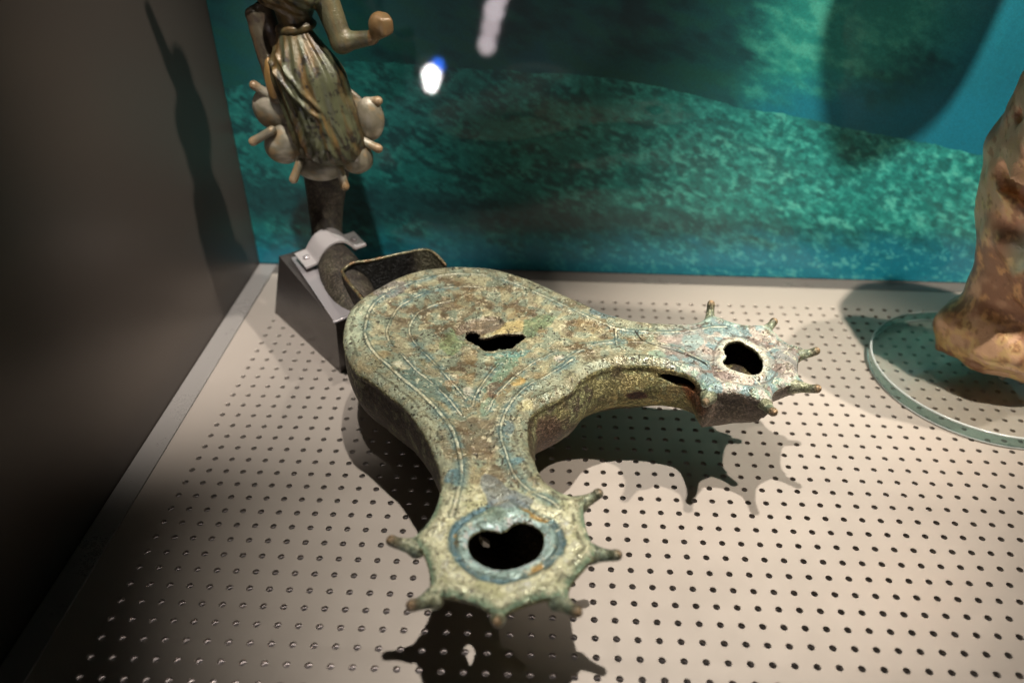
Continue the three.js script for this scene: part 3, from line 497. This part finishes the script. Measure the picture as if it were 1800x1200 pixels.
// handle: a stem that rises behind the clip, widening to an open scoop against the back of the lamp
{
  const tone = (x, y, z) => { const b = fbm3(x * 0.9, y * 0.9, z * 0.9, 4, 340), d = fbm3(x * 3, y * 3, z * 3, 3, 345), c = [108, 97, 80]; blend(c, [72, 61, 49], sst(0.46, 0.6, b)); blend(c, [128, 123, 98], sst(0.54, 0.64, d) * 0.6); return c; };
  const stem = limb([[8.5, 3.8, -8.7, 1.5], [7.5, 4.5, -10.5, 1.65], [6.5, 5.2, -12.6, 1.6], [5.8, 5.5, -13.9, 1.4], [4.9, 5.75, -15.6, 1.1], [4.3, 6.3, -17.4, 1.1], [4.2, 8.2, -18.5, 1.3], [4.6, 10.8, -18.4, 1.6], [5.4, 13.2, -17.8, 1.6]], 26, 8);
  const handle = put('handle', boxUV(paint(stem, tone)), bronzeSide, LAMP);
  const L = catmull([[6.95, 6.75, -11.15], [7.1, 6.95, -10.4], [7.6, 7.0, -9.4], [8.3, 7.0, -8.3], [9.2, 6.9, -7.0], [9.9, 6.6, -6.2]], false, 8), R = catmull([[7.0, 6.75, -11.25], [7.5, 6.95, -11.7], [8.6, 7.0, -12.0], [10.6, 7.2, -12.7], [12.5, 7.4, -12.9], [13.9, 6.8, -11.6]], false, 8);
  const skin = (off) => {
    const M = 22, P = [], X = [];
    L.forEach((l, i) => { const r = R[i], t = i / (L.length - 1), dep = mix(1.8, 5.4, sst(0, 0.7, t)); for (let m = 0; m <= M; m++) { const a = m / M * Math.PI, c = Math.cos(a) * (1 + (off ? -0.0 : 0)), k = 0.5 + 0.5 * c * (1 - off * 0.06); P.push(mix(l[0], r[0], 1 - k), mix(l[1], r[1], 1 - k) - (dep - off * 0.18) * Math.sin(a) ** 0.8, mix(l[2], r[2], 1 - k)); } });
    for (let i = 0; i < L.length - 1; i++) for (let m = 0; m < M; m++) { const a = i * (M + 1) + m, b = a + M + 1; if (off) X.push(a, b, a + 1, a + 1, b, b + 1); else X.push(a, a + 1, b, a + 1, b + 1, b); }
    const g = new THREE.BufferGeometry(); g.setAttribute('position', new THREE.Float32BufferAttribute(P, 3)); g.setIndex(X); g.computeVertexNormals(); return g;
  };
  const inner = (x, y, z) => { const c = tone(x, y, z), b = fbm3(x, y, z, 3, 348); blend(c, [34, 34, 30], 0.85 * sst(11.8, 10.6, x + (b - 0.5))); blend(c, [168, 164, 132], sst(11.2, 12.2, x + (b - 0.5)) * 0.8); return c; };  // shade of the hollow painted dark, its lit right wall painted pale
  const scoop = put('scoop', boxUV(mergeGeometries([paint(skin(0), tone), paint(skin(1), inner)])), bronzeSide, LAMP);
  const rimPts = [...L.slice().reverse(), ...R.slice(1)].filter((_, i) => i % 3 === 0).map((q) => [...q, 0.11]);
  put('rim', boxUV(paint(limb(rimPts, 10, 3), (x, y, z) => { const b = fbm3(x * 2, y * 2, z * 2, 3, 350), c = [176, 168, 128]; blend(c, [186, 138, 92], sst(0.5, 0.62, b) * 0.7); return c; })), bronzeSmooth, scoop);
}

// ------------------------------------------------------------------ the metal mount with its clip
{
  const M = thing('mount', [4, 0, -13], 'grey metal block mount with a screwed clip holding the handle of the lamp', 'mount');
  const dark = std({ color: lin(0.062, 0.054, 0.05), roughness: 0.55, metalness: 0.3, roughnessMap: sheetRough }), pale = std({ color: lin(0.4, 0.375, 0.38), roughness: 0.38, metalness: 0.5, roughnessMap: sheetRough });
  const hexa = (b, t) => { const P = [], q = (a, c, d, e) => P.push(...a, ...c, ...d, ...a, ...d, ...e); q(t[0], t[1], t[2], t[3]); q(b[3], b[2], b[1], b[0]); for (let i = 0; i < 4; i++) { const j = (i + 1) % 4; q(b[i], b[j], t[j], t[i]); } const g = new THREE.BufferGeometry(); g.setAttribute('position', new THREE.Float32BufferAttribute(P, 3)); g.computeVertexNormals(); return boxUV(g, 12); };
  put('block', hexa([[-0.23, 0.01, -16.09], [6.52, 0.01, -8.69], [8.9, 0.01, -10.9], [2.1, 0.01, -18.3]], [[1.3, 5.45, -15.1], [7.15, 5.0, -7.25], [9.2, 5.0, -9.0], [3.6, 5.45, -17.0]]), dark, M);
  const lift = (p, h) => [p[0], p[1] + h, p[2]];
  const tp = [[2.35, 5.5, -14.55], [7.05, 5.12, -7.25], [9.0, 5.12, -8.95], [4.4, 5.5, -16.3]]; put('top_plate', hexa(tp, tp.map((p) => lift(p, 0.14))), pale, M);
  put('lip', limb([[7.1, 5.2, -7.2, 0.12], [8.0, 5.2, -8.0, 0.12], [8.9, 5.2, -8.85, 0.12]], 10, 2), pale, M);
  // clip: a bent strip across the stem
  const prof = [[-2.5, 0], [-1.75, 0.02], [-1.5, 0.1], [-1.15, 0.5], [-0.7, 0.88], [0, 1.05], [0.7, 0.88], [1.15, 0.5], [1.5, 0.1], [1.75, 0.02], [2.5, 0]], pr = catmull(prof, false, 5);
  const px = [0.68, 0, -0.73], ax = [-0.6, 0.1, -0.79], C = [5.1, 6.0, -15.15], W = 1.0, P = [], X = [];
  pr.forEach(([u, v], i) => { const a = pr[Math.max(i - 1, 0)], b = pr[Math.min(i + 1, pr.length - 1)], l = Math.hypot(b[0] - a[0], b[1] - a[1]), n = [-(b[1] - a[1]) / l * 0.14, (b[0] - a[0]) / l * 0.14]; for (const [w, h] of [[-W, 0], [W, 0], [W, 1], [-W, 1]]) { const uu = u + n[0] * h, vv = v + n[1] * h; P.push(C[0] + px[0] * uu + ax[0] * w, C[1] + vv + ax[1] * w, C[2] + px[2] * uu + ax[2] * w); } });
  for (let i = 0; i < pr.length - 1; i++) for (let k = 0; k < 4; k++) { const a = 4 * i + k, b = 4 * i + (k + 1) % 4; X.push(a, a + 4, b, b, a + 4, b + 4); }
  X.push(0, 1, 2, 0, 2, 3); const l = 4 * (pr.length - 1); X.push(l, l + 2, l + 1, l, l + 3, l + 2);
  const g = new THREE.BufferGeometry(); g.setAttribute('position', new THREE.Float32BufferAttribute(P, 3)); g.setIndex(X); const cg = g.toNonIndexed(); cg.computeVertexNormals();
  const clip = put('clip', boxUV(cg, 12), std({ color: lin(0.46, 0.43, 0.42), roughness: 0.36, metalness: 0.4, side: THREE.DoubleSide }), M);
  for (const s of [-1.98, 1.98]) { const q = new THREE.SphereGeometry(0.26, 20, 12); q.scale(1, 0.62, 1); q.translate(C[0] + px[0] * s, C[1] + 0.2, C[2] + px[2] * s); put('screw', q, pale, clip); const u = limb([[C[0] + px[0] * s, 5.4, C[2] + px[2] * s, 0.16], [C[0] + px[0] * s, 6.0, C[2] + px[2] * s, 0.16]], 10, 2); put('bolt', u, dark, clip); }
}

// ------------------------------------------------------------------ the draped figurine on a calyx of leaves, at the top of the handle
{
  const F = thing('figurine', [5.4, 11, -16], 'small draped bronze figurine rising from a calyx of rounded leaves, upper left of the case', 'figurine');
  const cap = capsule;
  const U = (a, b, k) => smin(a, b, k);
  const ridge = (t) => { const f = t - Math.floor(t); return 1 - Math.abs(2 * f - 1); };
  const skirtAxis = (y) => [4.7 + (20.6 - y) * 0.2, mix(1.0, 2.36, sst(21.5, 18.0, y)) * (y < 14.6 ? Math.sqrt(clamp(1 - ((14.6 - y) / 2.25) ** 2.4, 0.0, 1)) : 1)];
  const skirt = sample([2, 11, -19.5], [9.5, 21.4, -12.4], 0.09, (x, y, z) => {
    const [cx, r] = skirtAxis(y), cz = -15.5, a = Math.atan2(x - cx, z - cz), d = Math.hypot(x - cx, (z - cz) * 1.05);
    const conv = (a + 0.15) * 2.7 + 0.07 * (20 - y) * Math.sign(a + 0.15), fold = ridge(conv) * 0.26 * sst(12.2, 13.5, y) * sst(21.3, 19.5, y) * sst(1.9, 0.9, Math.abs(a));
    const fan = y < 16.5 ? 0.12 * ridge((Math.abs(x - 6.35) * 0.9 + (y - 12.5) * 0.42) * 1.9) * sst(16.8, 15, y) : 0;
    const sweep = 0.3 * Math.exp(-((((x - cx) - 0.1 + (y - 16.6) * 0.75) / 0.22) ** 2)) * sst(15.9, 16.4, y) * sst(19.8, 18.6, y) + 0.22 * Math.exp(-((((x - cx) - 0.35 + (y - 17.2) * 0.62) / 0.18) ** 2)) * sst(16.3, 17, y) * sst(20.2, 19, y);
    return Math.min(r + fold * 0.75 + fan + sweep - d - 0.1, 21.1 - y, y - 11.8);
  });
  const tone = (x, y, z) => {
    const ax = x - (4.7 + (20.6 - y) * 0.2), st = fbm2(ax * 3.2, y * 0.35, 3, 400), b = fbm3(x * 1.6, y * 1.6, z * 1.6, 4, 404), d = fbm3(x * 5, y * 5, z * 5, 2, 408), c = [118, 108, 72];
    blend(c, [88, 74, 48], sst(0.45, 0.58, b)); blend(c, [152, 116, 66], sst(0.54, 0.64, st) * 0.55); blend(c, [108, 118, 92], sst(0.5, 0.42, st) * 0.7); blend(c, [50, 46, 40], sst(0.58, 0.66, 0.6 * d + 0.4 * b) * 0.8);
    return [c[0] * 0.86, c[1] * 0.85, c[2] * 0.82];
  };
  put('skirt', boxUV(paint(skirt, tone)), bronzeFig, F);
  // body: bodice with its folds, girdle, bent left arm with a closed hand, raised right arm
  const body = sample([0.8, 17.6, -19], [12, 30, -12.4], 0.1, (x, y, z) => {
    let f = cap(x, y, z, [4.75, 21.6, -15.6, 1.05], [4.9, 24.2, -15.9, 1.9]);
    f = U(f, ell(x, y, z, [3.9, 23.3, -14.6], [0.95, 1.0, 0.9]), 0.5); f = U(f, ell(x, y, z, [5.7, 23.2, -14.6], [0.95, 1.0, 0.9]), 0.5);
    f -= 0.13 * ridge((x * 0.55 + y * 0.9) * 1.7) * sst(21.5, 22, y) * sst(25.5, 24.5, y);
    const dg = Math.hypot(Math.hypot(x - 4.75, (z + 15.6)) - 1.0, y - 20.95 - 0.12 * (x - 4.7)); f = U(f, dg - 0.26, 0.12);
    f = U(f, cap(x, y, z, [5.2, 24.6, -15.9, 0.75], [5.3, 26.2, -15.9, 0.6]), 0.3); f = U(f, ell(x, y, z, [5.3, 27.6, -15.7], [1.1, 1.5, 1.25]), 0.3);
    let arm = cap(x, y, z, [6.4, 23.6, -15.8, 0.85], [7.55, 20.2, -15.2, 0.66]); arm = U(arm, cap(x, y, z, [7.55, 20.2, -15.2, 0.6], [9.45, 20.55, -14.9, 0.42]), 0.3);
    let hand = ell(x, y, z, [10.05, 21.35, -14.65], [0.66, 0.74, 0.66]); hand = U(hand, cap(x, y, z, [9.45, 20.55, -14.9, 0.38], [9.9, 20.95, -14.8, 0.4]), 0.25);
    for (let k = 0; k < 4; k++) { const q = -0.42 + k * 0.27; hand = U(hand, Math.min(cap(x, y, z, [10.4, 21.45 + q * 0.75, -15.0 + q * 0.2, 0.2], [10.62, 21.35 + q * 0.75, -14.5 + q * 0.1, 0.19]), cap(x, y, z, [10.66, 21.35 + q * 0.75, -14.5 + q * 0.1, 0.19], [10.3, 21.3 + q, -14.18, 0.16])), 0.22); }
    hand = U(hand, cap(x, y, z, [10.0, 20.95, -14.4, 0.18], [10.45, 21.0, -14.2, 0.15]), 0.06);
    f = U(f, U(arm, hand, 0.12), 0.25);
    f = U(f, cap(x, y, z, [3.6, 24.2, -16, 0.8], [2.2, 25.4, -15, 0.6]), 0.3); f = U(f, cap(x, y, z, [2.2, 25.4, -15, 0.55], [2.6, 28.8, -14, 0.4]), 0.2);
    return -f;
  });
  put('body', boxUV(paint(body, (x, y, z) => { const c = tone(x, y, z); if (x > 9.3) blend(c, [150, 116, 76], 0.75); else if (x > 6.6) blend(c, [128, 122, 92], 0.5); return c; })), bronzeFig, F);
  const drape = sample([0.8, 15.4, -18.5], [5, 22.2, -13.5], 0.1, (x, y, z) => {
    let f = cap(x, y, z, [2.1, 21.4, -16.4, 0.55], [3.1, 16.9, -15.5, 0.62]); f = Math.min(f, cap(x, y, z, [2.6, 21.6, -16.6, 0.6], [3.5, 16.9, -15.9, 0.6]));
    f = smin(f, ell(x, y, z, [2.95, 18.0, -15.1], [0.42, 1.2, 0.45]), 0.1); f += 0.08 * (vn3(x * 2, y * 2, z * 2, 415) - 0.5) - 0.06 * ridge(x * 1.3 + y * 0.3);
    return -f;
  });
  put('mantle', boxUV(paint(drape, (x, y, z) => { const c = tone(x, y, z); blend(c, [104, 86, 74], 0.55); if (Math.hypot((x - 2.95) / 0.5, (y - 18) / 1.25) < 1 && z > -15.2) blend(c, [206, 160, 92], 0.8); return c; })), bronzeFig, F);
  const leafTone = (x, y, z) => { const b = fbm3(x * 1.8, y * 1.8, z * 1.8, 4, 420), c = [196, 186, 164]; blend(c, [158, 152, 128], sst(0.42, 0.58, b)); blend(c, [120, 112, 92], sst(0.5, 0.62, fbm3(x * 0.9, y * 0.9, z * 0.9, 3, 424)) * 0.6); blend(c, [188, 152, 106], sst(0.58, 0.68, b) * 0.6); return [c[0] * 1.0, c[1] * 1.0, c[2] * 1.0]; };
  const base = new THREE.SphereGeometry(1, 48, 28); base.scale(3.5, 3.1, 0.7); base.translate(5.4, 14.7, -16.1); put('calyx', boxUV(paint(base, leafTone)), bronzeFig, F);
  for (const [x, y, z, rx, ry, rot] of [[2.35, 15.85, -15.6, 1.3, 1.4, 0.15], [2.9, 13.6, -15.2, 1.45, 1.25, 0.6], [5.2, 12.15, -14.8, 1.6, 0.85, 0.05], [7.65, 12.9, -15.0, 1.1, 1.15, -0.6], [8.65, 15.3, -15.6, 0.95, 1.4, 0.0]]) {
    const g = new THREE.SphereGeometry(1, 32, 20), p = g.attributes.position; for (let i = 0; i < p.count; i++) { const u = p.getX(i), v = p.getY(i), w = p.getZ(i), k = 1 + 0.06 * (vn3(u * 2 + x, v * 2, w * 2, 430) - 0.5); p.setXYZ(i, u * rx * k, v * ry * k, w * 0.42 * k - 0.28 * (u * u + v * v)); }
    g.rotateZ(rot); g.translate(x, y, z); g.computeVertexNormals(); put('sepal', boxUV(paint(g, leafTone)), bronzeFig, F);
  }
  for (const [a, b] of [[[2.6, 16.6, -15.7], [1.6, 17.45, -15.4]], [[2.4, 14.7, -15.0], [1.15, 14.05, -14.7]], [[4.0, 12.7, -14.7], [3.5, 11.65, -14.4]], [[6.55, 12.3, -14.8], [6.85, 11.2, -14.5]], [[8.2, 14.0, -15.3], [9.2, 13.65, -15.0]], [[8.5, 16.4, -16.0], [9.3, 16.5, -15.8]]])
    put('knob', boxUV(paint(limb([[...a, 0.3], [mix(a[0], b[0], 0.5), mix(a[1], b[1], 0.5), mix(a[2], b[2], 0.5), 0.27], [...b, 0.3]], 16, 5), (x, y, z) => { const c = leafTone(x, y, z); blend(c, [176, 132, 84], sst(0.6, 0.15, Math.hypot(x - b[0], y - b[1], z - b[2])) * 0.7); return c; })), bronzeFig, F);
}

// ------------------------------------------------------------------ the acrylic disc and the bronze bust on it
{
  const cx = 50.4, cz = -10.4, R = 7.25, H = 0.9;
  const D = thing('display_stand', [cx, 0, cz], 'round clear acrylic disc with a greenish edge under the brown bust', 'display stand');
  const prof = [[0.01, 0.03], [R - 0.1, 0.03], [R, 0.12], [R, H - 0.12], [R - 0.1, H], [0.01, H]].map((q) => new THREE.Vector2(...q));
  const g = new THREE.LatheGeometry(prof, 120); const q = g.toNonIndexed(); q.computeVertexNormals(); q.translate(cx, 0, cz);
  const faces = new THREE.LatheGeometry([[0.01, H], [R - 0.02, H]].map((v) => new THREE.Vector2(...v)).reverse(), 120), under = new THREE.LatheGeometry([[R - 0.02, 0.05], [0.01, 0.05]].map((v) => new THREE.Vector2(...v)), 120);
  const disc = mergeGeometries([faces, under]); disc.computeVertexNormals(); disc.translate(cx, 0, cz);
  put('disc', disc, new THREE.MeshPhysicalMaterial({ color: lin(0.96, 0.975, 0.97), transmission: 1, thickness: 0, roughness: 0.02, ior: 1.49, side: THREE.DoubleSide }), D);
  const rim = new THREE.LatheGeometry([[R - 0.1, 0.05], [R, 0.12], [R, H - 0.12], [R - 0.06, H - 0.04], [R - 0.1, H]].map((v) => new THREE.Vector2(...v)), 160); rim.translate(cx, 0, cz);
  put('rim', rim, new THREE.MeshPhysicalMaterial({ color: lin(0.3, 0.47, 0.45), transmission: 0.8, thickness: 0, roughness: 0.06, ior: 1.49, side: THREE.DoubleSide }), D);
  const edgeGlintMat = new THREE.MeshPhysicalMaterial({ color: lin(0.82, 0.86, 0.84), transmission: 0.45, thickness: 0, roughness: 0.12, ior: 1.49, side: THREE.DoubleSide });  // pale rings painted in as the highlights along the disc edge
  for (const [r, y] of [[R - 0.06, H - 0.05], [R - 0.04, 0.1]]) { const t = new THREE.TorusGeometry(r, 0.075, 10, 160); t.rotateX(Math.PI / 2); t.translate(cx, y, cz); put('edge', t, edgeGlintMat, D); }
  put('pin', limb([[51.3, H - 0.1, -9.7, 0.28], [51.3, 1.9, -9.8, 0.28]], 16, 2), std({ color: lin(0.75, 0.72, 0.68), roughness: 0.25, metalness: 0.7 }), D);
  put('bracket', box(52.0, 55, 1.5, 1.9, -9.6, -8.2, 0.1), std({ color: lin(0.75, 0.73, 0.72), roughness: 0.4, metalness: 0.1 }), D);

  const B = thing('bust', [51.3, 1, -10.4], 'worn brown bronze bust standing upright on the acrylic disc at the right edge', 'bust');
  const geo = sample([44.6, 0.8, -17.5], [59, 27, -3.6], 0.15, (x, y, z) => {
    let f = ell(x, y, z, [51.5, 4.0, -10.4], [4.7, 2.9, 3.9]);
    const tap = mix(3.75, 5.6, sst(5, 16, y)) * (y > 17 ? Math.sqrt(clamp(1 - ((y - 17) / 9) ** 2, 0.01, 1)) : 1), wx = x - 51.6, wz = z + 10.6;
    f = smin(f, Math.max(Math.hypot(wx, wz * 1.1) - tap, 4 - y, y - 26), 0.9);
    f = smin(f, ell(x, y, z, [51.2, 15.8, -8.6], [4.9, 3.6, 3.9]), 1.0);                                     // chest standing forward
    f = smin(f, ell(x, y, z, [48.6, 18.2, -10], [2.2, 2.2, 2.6]), 0.8);
    f = Math.max(f, -smin(capsule(x, y, z, [45.2, 15.4, -11.0, 0.4], [47.4, 14.1, -7.9, 0.9]), capsule(x, y, z, [47.4, 14.1, -7.9, 0.9], [51, 13.3, -5.2, 1.2]), 0.2));   // deep fold under the shoulder
    f = smin(f, capsule(x, y, z, [45.9, 14.2, -10.0, 0.12], [48.6, 12.5, -6.5, 0.8]), 0.15);                      // sharp edge of cloth
    f = Math.max(f, -capsule(x, y, z, [45.5, 18.9, -11.2, 0.35], [46.7, 17.4, -9.0, 0.25]));
    f = smin(f, ell(x, y, z, [47.2, 16.6, -8.6], [1.1, 0.8, 1.0]), 0.4);
    f = smin(f, capsule(x, y, z, [47.4, 11.4, -8.4, 0.5], [49.4, 7.4, -7.2, 0.3]), 0.6);
    f = smin(f, ell(x, y, z, [47.4, 3.2, -10.6], [0.55, 1.3, 1.4]), 0.3);
    f = Math.max(f, -(Math.hypot(x - 53.2, y - 0.6, z + 6.8) - 1.6));
    f += 0.8 * (fbm3(x * 0.45, y * 0.45, z * 0.45, 2, 450) - 0.5) + 0.08 * (vn3(x * 1.7, y * 1.7, z * 1.7, 455) - 0.5);
    return -Math.max(f, 1.0 - y);
  });
  put('bust_shell', boxUV(paint(geo, (x, y, z) => {
    const a = fbm3(x * 0.5, y * 0.5, z * 0.5, 4, 460), b = fbm3(x * 1.6, y * 1.6, z * 1.6, 4, 465), d = fbm3(x * 4, y * 4, z * 4, 2, 469), c = [164, 140, 116];
    blend(c, [120, 92, 72], sst(0.45, 0.58, a)); blend(c, [184, 152, 106], sst(0.52, 0.62, b) * 0.7); blend(c, [196, 158, 138], sst(0.42, 0.58, a) * sst(11, 14, y) * 0.85); blend(c, [88, 66, 50], sst(0.58, 0.66, 0.5 * b + 0.5 * d) * 0.5); blend(c, [176, 160, 106], sst(0.5, 0.6, b) * sst(5, 2, y) * 0.6);  // upper part brightened with pinkish colour, as if lit from above
    blend(c, [132, 168, 146], sst(1.3, 0.9, Math.hypot(x - 47.6, (y - 11.2) * 0.7) + 0.6 * (b - 0.5)) * sst(-8.5, -7, z) * 0.9);
    return [c[0] * 1.5, c[1] * 1.42, c[2] * 1.38].map((v) => Math.min(v, 250));
  })), std({ vertexColors: true, bumpMap: grainBumpMap, bumpScale: 0.00015, roughness: 0.34, metalness: 0.2 }), B);
}

// ------------------------------------------------------------------ outside the frame: an added bronze shape cut to cast the shadow on the print, and the lamps
{
  const A = thing('added_shadow_plate', [47.7, 37.9, -12], 'bronze plate added above the frame, shaped to cast the dark shadow on the print', 'plaque');
  const sh = new THREE.Shape(catmull([[39.8,24],[39.8,21.5],[40.3,19.3],[41.2,16.6],[42.4,14.2],[44,13],[46.5,14.3],[48.9,16.8],[50,20.2],[50.2,24],[48,28],[44.6,29.5],[41,28]].map(([x, y]) => [47.7 + (x - 44) / 1.26, 37.9 + (y - 13) / 1.26]), true, 5).map((q) => new THREE.Vector2(...q)));
  const g = new THREE.ExtrudeGeometry(sh, { depth: 0.7, bevelEnabled: true, bevelSize: 0.2, bevelThickness: 0.2, bevelSegments: 3 }); g.translate(0, 0, -12.3);
  put('plate', boxUV(paint(g, () => [150, 120, 84])), std({ vertexColors: true, map: grainMap, roughness: 0.45, metalness: 0.3 }), A);
  put('rod', limb([[48, 49, -12.4, 0.2], [48, 51, -15, 0.2], [48, 51, -23.6, 0.2]], 10, 4), std({ color: lin(0.06, 0.06, 0.06), roughness: 0.5, metalness: 0.5 }), A);
}
{
  const black = std({ color: lin(0.03, 0.03, 0.03), roughness: 0.5 });
  const track = box(0, 110, 141.5, 144, -3.5, -0.5, 0.2); tag(put('lighting_track', track, black), 'black lighting track high above the case', 'lighting track');
  for (const s of SPOTS) {
    const at = new THREE.Vector3(...s.at), dir = new THREE.Vector3(...s.to).sub(at).normalize(), up = at.clone().addScaledVector(dir, -10);
    const S = thing('spot_lamp', [at.x, at.y, at.z], s.label, 'spotlight', 'spotlights that light the case');
    const can = new THREE.CylinderGeometry(3.2, 3.2, 9, 28, 1, true); can.translate(0, 5.5, 0); const back = new THREE.CircleGeometry(3.2, 28); back.rotateX(-Math.PI / 2); back.translate(0, 10, 0);
    const lens = new THREE.CircleGeometry(1.5, 28); lens.rotateX(Math.PI / 2); lens.translate(0, 1.6, 0);
    const q = new THREE.Quaternion().setFromUnitVectors(new THREE.Vector3(0, 1, 0), dir.clone().negate());
    const place = (g) => { g.applyQuaternion(q); g.translate(at.x, at.y, at.z); return g; };
    const bm = black.clone(); bm.side = THREE.DoubleSide;
    put('housing', place(mergeGeometries([can, back])), bm, S);
    put('lens_glow', place(lens), std({ color: lin(0, 0, 0), emissive: new THREE.Color().setRGB(...s.color), emissiveIntensity: 4 }), S);
    const L = new THREE.SpotLight(new THREE.Color().setRGB(...s.color), s.cd, 0, s.angle * Math.PI / 180, s.pen, 2);
    L.castShadow = true; L.shadow.radius = s.soft; L.shadow.mapSize.set(2048, 2048); L.shadow.bias = -0.0004;
    L.position.copy(at).multiplyScalar(CM); L.target.position.set(s.to[0] * CM, s.to[1] * CM, s.to[2] * CM); scene.add(L.target); scene.add(L);
  }
}
// lamps of other cases far in front, which the glossy print mirrors
for (const [x, y, z, r, c, e, label] of [
  [-7.4, -21.4, 110, 2.1, [1, 0.98, 0.95], 180, 'white lamp far in front of the case, mirrored in the print'],
  [-7.6, -23.6, 110, 1.5, [1, 0.98, 0.95], 180, 'smaller white lamp just under the bright one far in front of the case'],
  [-5.9, -19.3, 111, 1.5, [0.02, 0.16, 1], 52, 'small blue lamp far in front of the case'],
  [6.3, -13.8, 110, 2.1, [1, 0.84, 0.88], 22, 'dim pink lamp, lowest of a row far in front of the case'],
  [7.2, -10, 110, 2.1, [1, 0.84, 0.88], 20, 'dim pink lamp, second from below in a row far in front of the case'],
  [8.0, -6.4, 110, 2.3, [1, 0.86, 0.9], 24, 'dim pink lamp, third from below in a row far in front of the case'],
  [9.0, -3.0, 110, 2.3, [1, 0.86, 0.9], 24, 'dim pink lamp, topmost of a row far in front of the case'],
]) {
  const g = new THREE.SphereGeometry(r, 24, 16); g.scale(1, 1.15, 1); g.translate(x, y, z);
  tag(put('room_lamp', g, std({ color: lin(0, 0, 0), emissive: new THREE.Color().setRGB(...c), emissiveIntensity: e })), label, 'lamp');
}
// lamp strip under the perforated floor, near the front glass
{
  const T = thing('under_floor_lamp', [20, -1.6, 22.8], 'slim lamp strip under the front of the perforated floor', 'lamp');
  put('housing', box(-5, 45, -1.95, -1.5, 22.9, 23.4, 0.05), std({ color: lin(0.05, 0.05, 0.05), roughness: 0.6 }), T);
  const q = new THREE.PlaneGeometry(50, 0.4); q.rotateY(Math.PI); q.translate(20, -1.72, 22.88); put('strip_glow', q, std({ color: lin(0, 0, 0), emissive: lin(1, 0.95, 0.98), emissiveIntensity: 3 }), T);
  RectAreaLightUniformsLib.init();
  const R = new THREE.RectAreaLight(lin(1, 0.95, 0.98), 190, 0.24, 0.004); R.position.set(0.17, -0.0168, 0.2285); R.lookAt(0.2, -0.019, 0.12); scene.add(R);
}
renderer.render(scene, camera);
